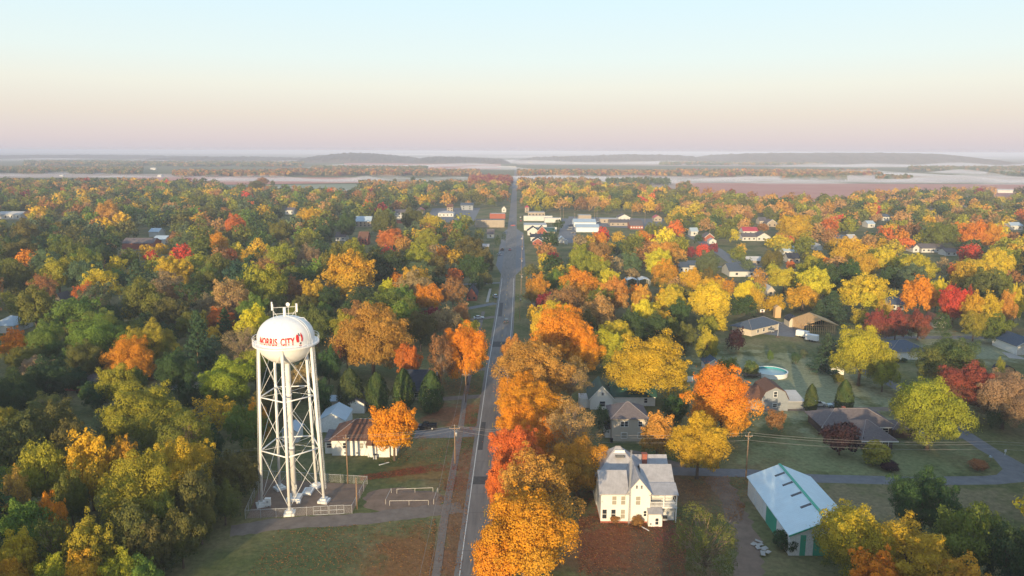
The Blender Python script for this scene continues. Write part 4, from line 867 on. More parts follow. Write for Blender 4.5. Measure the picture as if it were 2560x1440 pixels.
for i in range(9):
    x, y, w, a = 46+rz_.uniform(-.9, .9), 125.4+rz_.uniform(-2.2, 2.2), rz_.uniform(.7, 1.5), rz_.uniform(0, 3); c, s = math.cos(a), math.sin(a); tl, t2 = rz_.uniform(-.2, .25), rz_.uniform(-.15, .15)
    b.slab([(x+c*u-s*v, y+s*u+c*v, .3+.05*i+u*tl+v*t2) for u, v in ((-w/2, -.4), (w/2, -.5), (w/2, .3), (-w/2, .4))], .06)
tag(b.build('scrap_sheets', M_CONC), 'loose pile of pale scrap sheets beside the barn', 'scrap pile')
# ranch house, gambrel garage
M_DARKW = mat('dark_brown_wall', (.07, .05, .045), .8, .2, 3)
rh = building('ranch_house', 'sprawling dark ranch house with wide grey roof on the right lawn', 'house', 89.5, 181.2, 18.0, 10.0, 2.6, 'hip', 3.0, M_DARKW, M_SH_TAUPE, over=.9, trim=M_TRIM, wins=[('f', -6, .9, 1.6, 1.2), ('f', -2.6, .9, 1.6, 1.2), ('f', 7, .9, 1.4, 1.2)], anchor='the ranch house', chim=[(-1.5, 6, 5.6, .7)])
wing(rh, .6, -9.2, 7.2, 13, 2.55, 'hip', 2.8, M_DARKW, M_SH_TAUPE, over=.9, trim=M_TRIM, wins=[('f', -1.8, .9, 1.4, 1.2), ('f', 1.8, .9, 1.4, 1.2)])
wing(rh, 11.5, -1.5, 6.5, 6, 2.4, 'hip', 1.4, M_DARKW, M_SH_GREY, over=.5)
ga = building('gambrel_garage', 'grey barn-style garage with brown gambrel roof and white windows', 'garage', 74.4, 199.8, 7.6, 9, 3.3, 'gam', 3.6, M_GREYSIDE, M_SH_BROWN, wins=[('f', 0, 4.1, .9, 1.5), ('f', 0, 1.1, 1.2, .9)], trim=None, anchor='the grey barn-style garage', over=.3)
wing(ga, 6.3, 1.5, 4.8, 7, 2.3, 'shed', .9, M_GREYSIDE, M_FLATROOF, over=.4)
wing(ga, -6.2, 1.0, 5.0, 8, 3.2, 'gx', 2.6, M_GREYSIDE, M_SH_BROWN)
# swimming pool with deck
px_, py_ = 85.2, 234.2
t = thing('swimming_pool', 'round above-ground pool with turquoise liner on the right lawn', 'pool', (px_, py_, 0)); ANCH.append(('the round pool', 1926, 932))
MB().lathe([(5.2, 0), (5.2, 1.35), (5.35, 1.4), (5.35, 1.45), (5.0, 1.45), (4.95, 1.35)], 40).build('pool_wall', M_WHITE, t, smooth=False)
MB().lathe([(4.94, 1.36), (4.94, .2), (.02, .2)], 40).build('liner', mat('turquoise_liner', (.05, .30, .34), .4, .1, 1), t)
MB().lathe([(4.93, .72), (.02, .72)], 40).build('water', mat('pale_pool_cover', (.36, .47, .47), .3, .12, .4, spec=.5), t)
t = thing('pool_deck', 'dark wooden deck with railings against the left side of the pool', 'deck', (px_-7.4, py_-2.4, 0))
b = MB().box(-2.6, 2.6, -2.2, 2.0, 1.0, 1.14); b.build('platform', M_BARK, t)
for x in (-2.5, 0, 2.5):
    for y in (-2.1, 1.9): MB().box(x-.07, x+.07, y-.07, y+.07, 0, 2.1).build('post', M_BARK, t)
for y in (-2.16, 1.88):
    for z in (1.6, 2.05): MB().box(-2.6, 2.6, y, y+.08, z, z+.06).build('rail', M_BARK, t)
t = thing('deck_chair', 'white plastic chair standing on the dark pool deck', 'chair', (px_-8.6, py_-1.2, 1.14))
MB().box(-.3, .3, -.3, .3, .38, .45).build('seat', M_WHITE, t); MB().box(-.3, .3, .24, .3, .45, 1.15).build('backrest', M_WHITE, t)
for sx in (-.25, .2):
    for sy in (-.27, .22): MB().box(sx, sx+.06, sy, sy+.06, 0, .38).build('leg', M_WHITE, t)
sp = building('white_shed', 'small white shed with blue grey roof beside the pool lawn', 'shed', 107.2, 234.4, 4.2, 5, 2.4, 'gy', 1.3, M_SIDING, M_SH_BLUE, over=.25, anchor='the small white shed by the pool lawn')
wb = building('white_house', 'white ranch house with slate blue hip roof on the far right lawn', 'house', 140.6, 253.0, 13.5, 12, 2.9, 'hip', 2.8, M_SIDING, M_SH_BLUE, wins=[('f', 3.2, .9, 1.1, 1.3), ('f', 5.6, .9, .8, 1.3, M_SHADE)], over=.7, anchor='the white house with slate blue roof')
b = MB(); b.extrude_y([(-1.6, 0), (1.6, 0), (1.6, 1.3), (.9, 2.0), (-.9, 2.0), (-1.6, 1.3)], -2, 2); o = b.build('tarpaulin_shelter', M_WHITE); o.location = (*G(2248, 882), 0); tag(o, 'low pale tarpaulin shelter left of the white house with slate blue roof', 'shelter')
re = building('white_house', 'white gabled house with navy roof at the right edge of the photo', 'house', 187.2, 259.5, 8.5, 14, 3.6, 'gy', 2.4, M_SIDING, M_SH_BLUE, over=.5, trim=M_TRIM, wins=[('f', 2.0, 1, 1, 1.3)], doors=[('f', -.8, 2.8, 2.4, M_WHITE)], anchor='the white gabled house at the right edge')
q = MB(); q.slab([(-9.5, -4, .05), (-4.4, -6.5, .05), (-4.4, 2, .05), (-7, 4, .05)], .1); q.build('patio', M_CONC, re)
ba = building('barrel_cabin', 'small orange brown cabin with dark rounded roof on the right lawn', 'shed', *G(2520, 934), 4.4, 4.5, 1.9, 'gam', 1.7, M_LUMBER, M_SH_BLACK, over=.2, rz=R(90) if False else 0, anchor='the orange brown cabin')
# construction frame, sheds, trailers, blue roof house
fr = thing('unfinished_garage', 'unfinished timber garage with bare rafters and stud walls', 'garage', (123.4, 288.0, 0)); OBST.append((123, 293, 10)); KEEP.append((1990, 785, 2088, 832, 288)); ANCH.append(('the unfinished timber garage', 2040, 808))
W_, D_, H_ = 6.4, 12.0, 4.2
b = MB()
for x in np.arange(-W_, W_+.01, .8): b.box(x-.06, x+.06, 0, .12, 0, H_ if abs(x) > 2.6 or x > 5 else 3.4); b.box(x-.06, x+.06, D_-.12, D_, 0, H_)
for y in np.arange(0, D_, .8): b.box(-W_-.06, -W_+.06, y, y+.12, 0, H_); b.box(W_-.06, W_+.06, y, y+.12, 0, H_)
b.box(-W_, W_, -.02, .16, H_-.15, H_); b.box(-W_, W_, D_-.16, D_+.02, H_-.15, H_); b.box(-W_, W_, .0, .1, 1.6, 1.75)
b.build('stud_wall', M_LUMBER, fr)
b = MB()
for y in np.arange(-.4, D_+.5, .62):
    for s in (-1, 1): b.slab([(s*(W_+.5), y, H_-.05), (0, y, H_+2.4), (0, y+.12, H_+2.4), (s*(W_+.5), y+.12, H_-.05)][::s], .22)
b.build('rafter', M_LUMBER, fr)
b = MB()
for u in np.linspace(.02, .98, 12):
    for s in (-1, 1): x = s*(W_+.5)*(1-u); z = H_-.05+2.45*u+.06; b.box(x-.16, x+.16, -.4, D_+.5, z, z+.05)
b.build('purlin', M_LUMBER, fr)
building('gambrel_shed', 'cream garden shed with dark gambrel roof beside the unfinished garage', 'shed', 118.3, 301.6, 4.6, 6, 2.5, 'gam', 1.9, M_CREAM, M_SH_BLACK, over=.15, doors=[('f', 0, 1.8, 2.1, M_CREAM)], anchor='the cream gambrel shed')
bl = building('blue_roofed_house', 'long brick house with slate blue roof left of the sheds', 'house', 102.5, 291.5, 19, 9, 2.7, 'hip', 2.6, M_CREAM, M_SH_BLUE, over=.9, rz=R(38), trim=None, wins=[('f', -5, .9, 1.2, 1.2), ('f', -1, .9, 1.2, 1.2), ('f', 4, .9, 1.6, 1.2)], anchor='the long slate blue roof')
building('lit_playhouse', 'tiny sunlit tan playhouse tower behind the sheds', 'playhouse', *G(1945, 790), 2.6, 2.6, 4.4, 'gy', 1.0, M_LUMBER, M_LUMBER, over=.1)
def trailer(x, y, rz, label):
    t = thing('cargo_trailer', label, 'trailer', (x, y, 0), rz, 'white trailers by the unfinished garage')
    b = MB(); b.extrude_x([(-1.1, .55), (1.1, .55), (1.1, 2.55), (.95, 2.7), (-.95, 2.7), (-1.1, 2.55)], -2.3, 2.3); b.build('body', M_WHITE, t)
    for x0 in (-.5, .4):
        for s in (-1, 1): MB().tube([(x0, s*1.0, .36), (x0, s*1.22, .36)], .36, 14).build('wheel', M_RUBBER, t)
    b = MB(); b.tube([(2.2, -.5, .55), (3.4, 0, .5)], .06, 5); b.tube([(2.2, .5, .55), (3.4, 0, .5)], .06, 5); b.build('drawbar', M_STEEL, t)
    MB().box(-2.34, -2.3, -.95, .95, .7, 2.45).build('door', M_STEEL, t)
trailer(115.0, 284.6, R(-42), 'farther of two white box trailers on the paved yard'); trailer(116.3, 278.5, R(-38), 'nearer of two white box trailers on the paved yard')
ANCH.append(('the white trailers', 2015, 835))
# ------------------------------------------------------------------ vehicles
def carpaint(c): return mat('car_paint_%d_%d_%d' % tuple(int(v*100) for v in c), c, .3, .04, 1, spec=.6)
def car(x, y, rz, col, label, kind='sedan', group=None, z=.03, lights=False):
    """local +x is the front"""
    nm = 'pickup_truck' if kind == 'pickup' else 'parked_car' if not lights else 'driving_car'
    t = thing(nm, label, 'pickup truck' if kind == 'pickup' else 'car', (x, y, z), rz, group); m = carpaint(col)
    if kind == 'pickup':
        hull = [(-2.9, .45), (-2.9, 1.15), (-.75, 1.2), (1.05, 1.2), (2.75, 1.08), (2.9, .9), (2.9, .42), (2.35, .38), (-2.3, .38)]
        cab = [(-.85, 1.18), (-.75, 1.82), (.55, 1.86), (1.15, 1.2)]; wb = (-1.75, 1.8); wd = .95; wr = .42
    elif kind == 'suv':
        hull = [(-2.3, .42), (-2.35, 1.05), (.9, 1.1), (2.15, .98), (2.3, .8), (2.3, .4), (1.8, .34), (-1.8, .34)]
        cab = [(-2.25, 1.05), (-2.05, 1.66), (.25, 1.7), (1.05, 1.08)]; wb = (-1.35, 1.4); wd = .9; wr = .36
    else:
        hull = [(-2.25, .38), (-2.3, .92), (.95, .96), (2.1, .82), (2.25, .65), (2.25, .36), (1.8, .3), (-1.8, .3)]
        cab = [(-1.75, .92), (-1.15, 1.4), (.2, 1.43), (1.05, .94)]; wb = (-1.35, 1.4); wd = .88; wr = .33
    def shell(pf, w0, w1, zt):
        b = MB(); n = len(pf)
        vs = [(a, -(w0+(w1-w0)*min(1, max(0, (q-zt[0])/(zt[1]-zt[0])))), q) for a, q in pf]; vs += [(a, -c, q) for a, c, q in vs]
        b.add(vs, [tuple(range(n)), tuple(range(2*n-1, n-1, -1))]+[(i, i+n, (i+1) % n+n, (i+1) % n) for i in range(n)]); return b
    shell(hull, wd, wd*.97, (.3, 1.2)).build('body', m, t)
    if kind == 'pickup':
        b = MB().box(-2.75, -.95, -.8, .8, 1.17, 1.215); b.build('truck_bed', M_BLACKP, t)
        b = MB().box(-2.9, -.85, -.95, -.82, 1.15, 1.42); b.box(-2.9, -.85, .82, .95, 1.15, 1.42); b.box(-2.92, -2.8, -.82, .82, 1.15, 1.42); b.build('bed_side', m, t)
        MB().box(-2.4, -.9, -.965, -.95, .7, .95).build('side_stripe', carpaint((.4, .34, .27)), t)
    zc = cab[0][1]
    shell(cab, wd*.93, wd*.72, (zc, cab[1][1])).build('window', M_GLASS, t)
    q = [(cab[1][0]+.08, cab[1][1]-.02), (cab[1][0]+.1, cab[1][1]+.05), (cab[2][0]-.1, cab[2][1]+.05), (cab[2][0]-.02, cab[2][1]-.03)]
    shell(q, wd*.76, wd*.74, (zc, 2)).build('roof', m, t)
    for wx in wb:
        for s in (-1, 1):
            w = MB().tube([(wx, s*(wd-.2), wr), (wx, s*(wd+.02), wr)], wr, 14).build('wheel', M_RUBBER, t); MB().tube([(wx, s*(wd+.0), wr), (wx, s*(wd+.035), wr)], wr*.6, 10).build('rim', M_STEEL, w)
    xf = max(p[0] for p in hull); zl = .62 if kind == 'sedan' else .8
    for s in (-1, 1):
        MB().box(xf-.12, xf+.02, s*(wd-.3)-.16, s*(wd-.3)+.16, zl-.08, zl+.08).build('headlight', M_LIGHT, t)
        MB().box(-xf-.04, -xf+.1, s*(wd-.2)-.12, s*(wd-.2)+.12, zl+.02, zl+.2).build('tail_light', M_REDPAINT, t)
    return t
car(*G(1067, 1074), R(180), (.012, .013, .018), 'black pickup truck with tan stripe on the driveway behind the maple', 'pickup'); ANCH.append(('the black pickup truck', 1067, 1062))
car(*G(1210, 862), R(97), (.02, .03, .06), 'dark blue car parked on the left verge beyond the orange tree', 'sedan')
car(*G(1198, 798), R(5), (.6, .61, .62), 'white car parked across the driveway left of the road', 'sedan')
car(*G(1238, 744), R(100), (.35, .48, .56), 'pale blue car parked nose in beside the long driveway', 'suv')
car(*G(1266, 806), R(92), (.05, .08, .10), 'dark teal car driving away on the main road', 'suv', lights=True, z=.04)
car(*G(1274, 626), R(-88), (.45, .03, .03), 'red car with lights coming along the main road', 'sedan', lights=True, z=.04)
car(*G(1281, 565), R(180), (.42, .03, .03), 'red car turning at the crossing in town', 'sedan', lights=True, z=.04)
car(*G(1248, 638), R(120), (.55, .55, .55), 'white car parked beyond the pickup on the left verge', 'sedan')
car(*G(1255, 626), R(80), (.05, .06, .07), 'dark pickup parked on the left verge before the town', 'pickup')
car(*G(1300, 545), R(90), (.6, .6, .6), 'white van parked right of the road at the far end of town', 'suv')
car(*G(1304, 598), R(90), (.62, .62, .62), 'white car parked right of the road beside the brick house', 'sedan')
car(*G(1301, 553), R(90), (.40, .05, .05), 'dark red car parked at the kerb beside the white flat roofs', 'sedan')
car(*G(2091, 1012), R(175), (.34, .44, .46), 'pale blue grey sedan on the drive left of the right column tree', 'sedan', z=.02); ANCH.append(('the pale blue grey sedan', 2090, 1005))
car(*G(2047, 1010), R(0), (.6, .58, .52), 'cream suv on the drive half hidden by the left column tree', 'suv', z=.02)
car(*G(2066, 912), R(170), (.02, .02, .022), 'black car parked beside the small white shed', 'sedan')
car(*G(1935, 808), R(20), (.06, .06, .07), 'dark pickup parked behind the long slate blue roof', 'pickup')
car(*G(1922, 825), R(150), (.25, .26, .27), 'grey suv at the end of the long slate blue roofed house', 'suv')
car(*G(815, 975), R(15), (.05, .055, .07), 'dark car under the trees right of the tower tank', 'sedan')
car(*G(385, 955), R(0), (.03, .03, .035), 'black suv under the trees by the small driveway on the left', 'suv')
car(30.6, 139.6, R(60), (.02, .10, .09), 'dark green car behind the farmhouse porch', 'sedan')
for i, (px, py, c, lab) in enumerate(((1403, 568, (.6, .6, .6), 'white car crossing the empty part of the parking lot'), (1423, 574, (.05, .06, .08), 'dark car in the right row of the parking lot, nearest'), (1425, 569, (.12, .12, .13), 'grey car in the right row of the parking lot, middle'),
                            (1426, 564, (.04, .05, .08), 'dark blue car in the right row of the parking lot, farthest'), (1432, 582, (.03, .03, .04), 'black car parked alone in front of the white metal building'), (1497, 554, (.6, .6, .62), 'white car before the long tan building'), (1506, 555, (.5, .5, .5), 'silver car before the long tan building'))):
    car(*G(px, py), R(175 if i else 90), c, lab, 'suv' if i % 2 else 'sedan', 'cars in the parking lot')
# low concrete edging and plank by the white house
o = MB().box(-1.3, 1.3, -.12, .12, 0, .12).build('downspout_pipe', M_WHITE); o.location = (*G(963, 1162), 0); o.rotation_euler = (0, 0, R(38)); tag(o, 'white downspout pipe lying on the lawn before the maple', 'pipe')
o = MB().box(-1.2, 1.2, -.09, .09, 0, .14).build('ladder_plank', M_WHITE); o.location = (25.9, 132.9, 0); o.rotation_euler = (0, 0, R(-55)); tag(o, 'pale plank lying on the leaves before the farmhouse', 'plank')
for px, py, lab in ((2465, 832, 'dark bin on the near side of the right street'), (2446, 826, 'dark bin on the far side of the right street')):
    o = MB().extrude_y([(-.5, 0), (.5, 0), (.6, 1.4), (-.6, 1.4)], -.5, .5).build('waste_bin', M_BLACKP); o.location = (*G(px, py+6), 0); tag(o, lab, 'bin')
# ------------------------------------------------------------------ the town beyond
def tb(x0, x1, yb, h, roof, rise, d, wall, rmat, name, label, cat='house', anchor=None, nw=None, trim=None, wm=M_GLASS, rz=0, over=.4):
    h *= .84; rise *= .84; wall = TBW.get(wall, wall); rmat = M_FLATROOF if rmat is M_WHITE else rmat; gx0, gy0 = G(x0, yb); gx1, _ = G(x1, yb); w = gx1-gx0
    n = nw if nw is not None else max(1, int(w/4.5)); wins = [('f', -w/2+w*(i+.5)/n, h*.32, min(1.3, w/n*.4), h*.36, wm) for i in range(n)]
    if h > 5.2: wins = [(a, b, .9, c, 1.4, e) for a, b, _, c, _, e in wins]+[(a, b, h-2.3, c, 1.4, e) for a, b, _, c, _, e in wins]
    return building(name, label, cat, (gx0+gx1)/2, gy0, w, d, h, roof, rise, wall, rmat, wins=wins, over=over, far=True, anchor=anchor, trim=trim, rz=R(rz))
M_OLDW = mat('dull_white_wall', (.56, .55, .52), .7, .1, .4); M_OLDT = mat('dull_tan_wall', (.36, .30, .235), .75, .12, .4)
WS, CW = M_OLDW, M_OLDT
TBW = {M_WHITE: M_OLDW, M_CREAM: M_OLDT, M_SIDING: M_OLDW}
tb(1309, 1366, 576, 5.5, 'flat', 1.2, 26, WS, M_FLATROOF, 'flat_roofed_store', 'big low store with broad pale roof facing the main street', 'store', nw=0, anchor='the big pale flat roof')
tb(1336, 1391, 578, 4.0, 'flat', .8, 5, M_WHITE, M_FLATROOF, 'flat_roofed_store', 'narrow white fronted store with green awning behind the brick gables', 'store', nw=0)
tb(1308, 1380, 552, 5.5, 'flat', 1.4, 10, M_WHITE, M_FLATROOF, 'flat_roofed_store', 'long white parapet store, second row from the big pale roof', 'store', nw=0)
tb(1360, 1401, 556, 5.0, 'flat', 1.2, 12, M_WHITE, M_FLATROOF, 'flat_roofed_store', 'white block at the left corner of the parking lot', 'store', nw=0)
tb(1319, 1361, 541, 5.0, 'flat', 1.0, 16, CW, M_FLATROOF, 'flat_roofed_store', 'beige store with dark window band at the far end of town', 'store', nw=5)
tb(1311, 1321, 531, 7.0, 'hip', 3.0, 10, CW, M_SH_RED, 'yellow_house', 'narrow sunlit house with red roof right of the road far up town')
br_ = tb(1318, 1346, 588, 4.2, 'gy', 4.2, 16, M_SIDING, M_SH_BLACK, 'brick_house', 'brick house with white gables at the near end of the stores', anchor='the brick house with white gables', nw=2, trim=M_TRIM)
wing(br_, 7.5, -3.0, 8.0, 12, 4.0, 'gy', 4.2, M_BRICK, M_SH_BLACK, trim=M_TRIM, wins=[('f', -1.5, 1.5, 1, 1.6), ('f', 1.5, 1.5, 1, 1.6)], far=True)
tb(1352, 1386, 588, 4.2, 'gx', 3.2, 14, CW, M_SH_GREEN, 'green_roofed_building', 'building with dark green roof beside the brick gables', 'building', nw=3)
tb(1326, 1373, 602, 3.6, 'gx', 2.6, 11, M_WHITE, M_SH_BLACK, 'dark_roofed_house', 'long dark roofed house with white fascia right of the road', nw=3, trim=M_TRIM)
tb(1331, 1356, 612, 3.2, 'gy', 3.0, 14, M_BRICK, M_SH_BLACK, 'white_gabled_house', 'low brick house with white gable, nearest the road on the right', nw=2, trim=M_TRIM)
tb(1396, 1411, 607, 3.6, 'gy', 2.4, 9, M_WHITE, M_TINB, 'white_house', 'small white gabled house below the parking lot', nw=0)
tb(1411, 1419, 610, 3.0, 'gy', 1.4, 6, WS, M_TIN, 'white_shed', 'little white shed right of the small gabled house below the parking lot', 'shed', nw=0)
tb(1434, 1489, 566, 5.2, 'gx', 3.0, 22, M_BARNW, M_TINB, 'metal_building', 'blue grey roofed metal building right of the parking lot', 'building', anchor='the metal buildings by the parking lot', nw=0)
tb(1440, 1497, 579, 5.0, 'gx', 2.6, 18, M_BARNW, M_TINB, 'metal_building', 'white metal building nearest the parking lot, with pale roof', 'building', nw=0)
tb(1445, 1477, 552, 7.0, 'flat', 1.0, 14, M_CREAM, M_FLATROOF, 'flat_roofed_building', 'beige flat roofed block behind the metal buildings', 'building', nw=0)
tb(1499, 1545, 556, 4.6, 'flat', .8, 14, M_CREAM, M_FLATROOF, 'tan_building', 'long low tan building with sunlit wall in town', 'building', nw=2)
tb(1545, 1574, 553, 5.6, 'gy', 3.6, 16, M_WHITE, M_SH_GREY, 'white_gabled_building', 'bright white gabled building with three front windows in town', 'building', nw=3, trim=M_TRIM)
tb(1524, 1604, 563, 4.0, 'gx', 2.8, 16, CW, M_SH_GREY, 'long_grey_roof', 'long grey roofed building before the white gabled one', 'building', nw=6)
tb(1574, 1607, 571, 4.2, 'gx', 3.6, 16, M_BRICK, M_SH_TAUPE, 'colonnaded_building', 'brown roofed building with white columns before the rust tree', 'building', nw=5, wm=M_TRIM)
tb(1634, 1653, 551, 4.5, 'gy', 3.0, 12, M_CREAM, M_SH_RED, 'sunlit_pavilion', 'small sunlit yellow pavilion right of the rust trees in town', 'pavilion', nw=2)
tb(1186, 1260, 569, 7.5, 'flat', 2.0, 20, CW, M_DARKROOF, 'corner_store', 'tan brick corner store with dark flat roof left of the crossing', 'store', nw=0, anchor='the tan corner store')
tb(1223, 1262, 547, 5.6, 'flat', 1.8, 16, M_BRICK, M_FLATROOF, 'brick_store', 'red brick store with pale roof behind the tan corner store', 'store', nw=0)
tb(1253, 1264, 531, 5.5, 'gy', 3.5, 9, M_WHITE, M_SH_GREY, 'white_house', 'tiny white gabled house left of the road far up town', nw=1)
tb(1116, 1131, 531, 7, 'gx', 4.0, 12, CW, M_SH_BROWN, 'tan_house', 'tan building with brown roof behind the yellow tree left of town', nw=2)
tb(1094, 1132, 543, 4.5, 'hip', 2.4, 20, M_WHITE, M_TIN, 'white_hall', 'low white hall with pale roof left of the main street', 'hall', nw=4)
tb(1150, 1181, 526, 7, 'gx', 3.2, 14, M_GREYSIDE, M_SH_BLUE, 'blue_grey_building', 'blue grey building far left of the road behind the yellow tree', 'building', nw=2)
tb(1039, 1057, 537, 5.2, 'gy', 3.5, 14, CW, M_SH_RED, 'red_roofed_house', 'house with bright red roof in the left part of town', nw=1)
tb(985, 1018, 548, 7.5, 'gx', 3.5, 12, M_WHITE, M_SH_GREY, 'white_building', 'tall white building with grey roof behind the dark olive trees', 'building', nw=4)
tb(990, 1012, 560, 4.0, 'flat', .8, 8, M_BRICK, M_FLATROOF, 'brick_store', 'low red banded store between the two dark olive trees', 'store', nw=0)
tb(886, 926, 570, 6.5, 'gx', 5, 16, M_CREAM, M_TINB, 'large_house', 'large pale house with blue grey metal roof left of the dark olive tree', nw=4, anchor='the large pale house left of town')
tb(895, 918, 615, 6.2, 'gx', 5.5, 12, M_BRICK, M_SH_BROWN, 'brick_house', 'two-storey brick house with steep red brown roof left of the scarlet tree', nw=3, anchor='the steep red brown roof')
tb(838, 863, 605, 4.0, 'gx', 4.0, 12, M_WHITE, M_SH_GREY, 'grey_roofed_house', 'white house with dark grey roof above the yellow green tree', nw=2)
tb(1167, 1192, 753, 3.4, 'gy', 4.4, 13, M_BRICK, M_SH_BLACK, 'dark_roofed_house', 'brick house with steep dark roof beside the driveway left of the road', anchor='the dark roofed house by the driveway', nw=2)
tb(1194, 1221, 628, 3.6, 'gx', 2.0, 10, M_WHITE, M_TIN, 'porch_house', 'white house with shady porch left of the road', nw=3)
tb(1217, 1234, 596, 4.5, 'gx', 4.2, 10, M_WHITE, M_SH_GREY, 'white_house', 'white gabled house behind the dark column trees by the road', nw=1)
tb(305, 381, 630, 5.5, 'gx', 3.6, 14, M_BRICK, M_SH_TAUPE, 'brick_warehouse', 'long red brick warehouse in the left woods', 'warehouse', nw=0, anchor='the red brick warehouse')
tb(382, 412, 618, 5.0, 'gx', 2.6, 14, M_WHITE, M_TINB, 'white_building', 'white building adjoining the red brick warehouse', 'building', nw=0)
tb(372, 396, 598, 5.0, 'gx', 3, 12, M_WHITE, M_TINB, 'white_roofed_house', 'white roofed house in the trees beyond the red brick warehouse', nw=0)
tb(140, 153, 770, 3.6, 'gy', 2.8, 8, M_CREAM, M_SH_GREY, 'white_gabled_house', 'small pale gable poking from the trees on the left', nw=0, anchor='the small pale gable on the left')
tb(-20, 36, 842, 3.6, 'hip', 3.4, 12, M_WHITE, M_TINB, 'pale_roofed_house', 'pale blue roofed house at the left edge of the photo', nw=2, anchor='the pale roof at the left edge')
tb(-10, 50, 557, 6, 'gx', 3, 18, M_WHITE, M_FLATROOF, 'white_building', 'white building far off at the left edge of the photo', 'building', nw=4)
tb(712, 734, 540, 6, 'gx', 3, 12, M_WHITE, M_SH_GREY, 'white_house', 'white house alone in the trees left of the red trees', nw=2)
tb(445, 486, 985, 2.8, 'hip', 2.8, 12, M_TAN, M_SH_GREY, 'grey_roofed_house', 'house with dark blue grey roof by the small driveway on the left', nw=2, anchor='the grey roof by the small driveway')
tb(150, 262, 985, 3.0, 'gx', 2.0, 8, M_BRICK, M_SH_TAUPE, 'long_brown_house', 'long low brown roofed house under the dark trees on the left', nw=4)
tb(1857, 1894, 584, 4.6, 'gx', 3.4, 12, M_WHITE, M_SH_RED, 'red_roofed_house', 'white house with bright crimson roof in the right streets', nw=3, anchor='the crimson roofed house')
tb(1855, 1890, 598, 4.0, 'gx', 3.0, 12, M_WHITE, M_SH_GREY, 'white_house', 'white house with grey roof directly below the crimson roof', nw=3)
tb(1891, 1926, 598, 4.0, 'gy', 4.0, 14, M_WHITE, M_SH_GREY, 'white_house', 'white gabled house right of the grey roof below the crimson roof', nw=3)
tb(1726, 1744, 587, 5.0, 'gx', 3.2, 10, M_WHITE, M_TINB, 'blue_white_house', 'pale blue white house beside the dark tree in the right streets', nw=1)
tb(1761, 1784, 600, 4.2, 'gy', 3.6, 12, M_BRICK, M_SH_TAUPE, 'brick_house', 'small brick gabled house with pole behind it in the right streets', nw=1, trim=M_TRIM)
tb(1772, 1790, 606, 3.0, 'gy', 2.0, 6, M_WHITE, M_TIN, 'white_porch_house', 'low white porch house in front of the brick gable', nw=1)
tb(1958, 1989, 634, 4.0, 'gx', 3.4, 10, M_WHITE, M_TINB, 'white_house', 'white house with pale roof right of the dark round tree', nw=3)
tb(1868, 1905, 658, 3.4, 'gx', 2.4, 10, CW, M_FLATROOF, 'beige_house', 'beige house with white carport left of the dark round tree', nw=2, anchor='the beige house left of the dark round tree')
tb(1698, 1721, 677, 3.6, 'gx', 2.8, 12, M_WHITE, M_SH_BLUE, 'white_house', 'white house with navy roof above the orange gold tree', nw=2)
tb(1721, 1745, 670, 3.2, 'gx', 2.6, 9, M_TAN, M_SH_BLUE, 'navy_roofed_house', 'low navy roof right of the white house above the orange gold tree', nw=0)
lw = tb(1823, 1897, 688, 4.0, 'gx', 4.2, 16, M_SIDING, M_SH_BLUE, 'long_white_house', 'long white house with navy roof beside the side street', anchor='the long white house with navy roof', nw=2)
for i in range(7):
    s = lambda: None
tb(1970, 1999, 652, 3.6, 'gx', 3.4, 10, M_TAN, M_SH_BLACK, 'dark_roofed_house', 'house with black roof above the small red tree', nw=2)
tb(2041, 2055, 621, 3.4, 'gy', 2.4, 10, M_WHITE, M_WHITE, 'white_shed', 'white carport shed left of the golden tree', 'carport', nw=0)
tb(1917, 1941, 563, 4.6, 'gy', 4.0, 12, M_CREAM, M_SH_TAUPE, 'sunlit_house', 'sunlit cream gabled house above the crimson roof', nw=2, trim=M_TRIM)
tb(1898, 1916, 557, 4.6, 'gx', 3.6, 12, M_TAN, M_SH_GREY, 'grey_roofed_house', 'grey roofed house left of the sunlit cream gable', nw=1)
tb(1918, 1936, 735, 3.4, 'gy', 2.4, 12, M_TAN, M_FLATROOF, 'pale_roofed_house', 'pale roofed house half hidden between the yellow trees', nw=1)
tb(1922, 1948, 768, 3.2, 'gx', 2.2, 9, M_BRICK, M_SH_TAUPE, 'brown_house', 'brown house behind the playhouse tower', nw=2)
tb(2092, 2121, 602, 4.0, 'gx', 3.2, 12, M_TAN, M_SH_BLUE, 'blue_roofed_house', 'slate blue roofed house right of the brown tree', nw=2)
tb(2121, 2140, 600, 4.6, 'gx', 2.6, 10, M_WHITE, M_WHITE, 'white_house', 'white roofed house right of the slate blue roof', nw=2)
tb(2281, 2297, 624, 4.2, 'gy', 2.6, 10, M_WHITE, M_SH_GREY, 'white_house', 'white gable end left of the long grey roof', nw=1)
tb(2303, 2362, 624, 3.8, 'gx', 3.2, 12, M_WHITE, M_SH_GREY, 'long_white_house', 'long white house under the dark trees far right', nw=5, anchor='the long white house far right')
tb(2364, 2392, 632, 3.4, 'gx', 2.4, 10, M_WHITE, M_SH_TAUPE, 'white_house', 'white house right of the long white house far right', nw=2)
tb(2225, 2262, 768, 3.2, 'gx', 3.0, 11, M_SIDING, M_SH_BLUE, 'navy_roofed_house', 'white house with navy roof behind the dark red tipped trees', nw=2, anchor='the navy roof behind the red tipped trees')
tb(2340, 2366, 813, 3.0, 'gy', 3.0, 10, M_TAN, M_SH_BROWN, 'tan_house', 'tan gabled house right of the dark red tipped trees', nw=2, trim=M_TRIM)
tb(2205, 2222, 545, 5, 'gx', 3, 12, M_WHITE, M_SH_BLUE, 'white_house', 'white and blue house high among the orange trees far right', nw=2)
tb(2168, 2186, 563, 4.6, 'gx', 3, 12, M_WHITE, M_TINB, 'white_house', 'pale roof between the olive and red orange trees far right', nw=1)
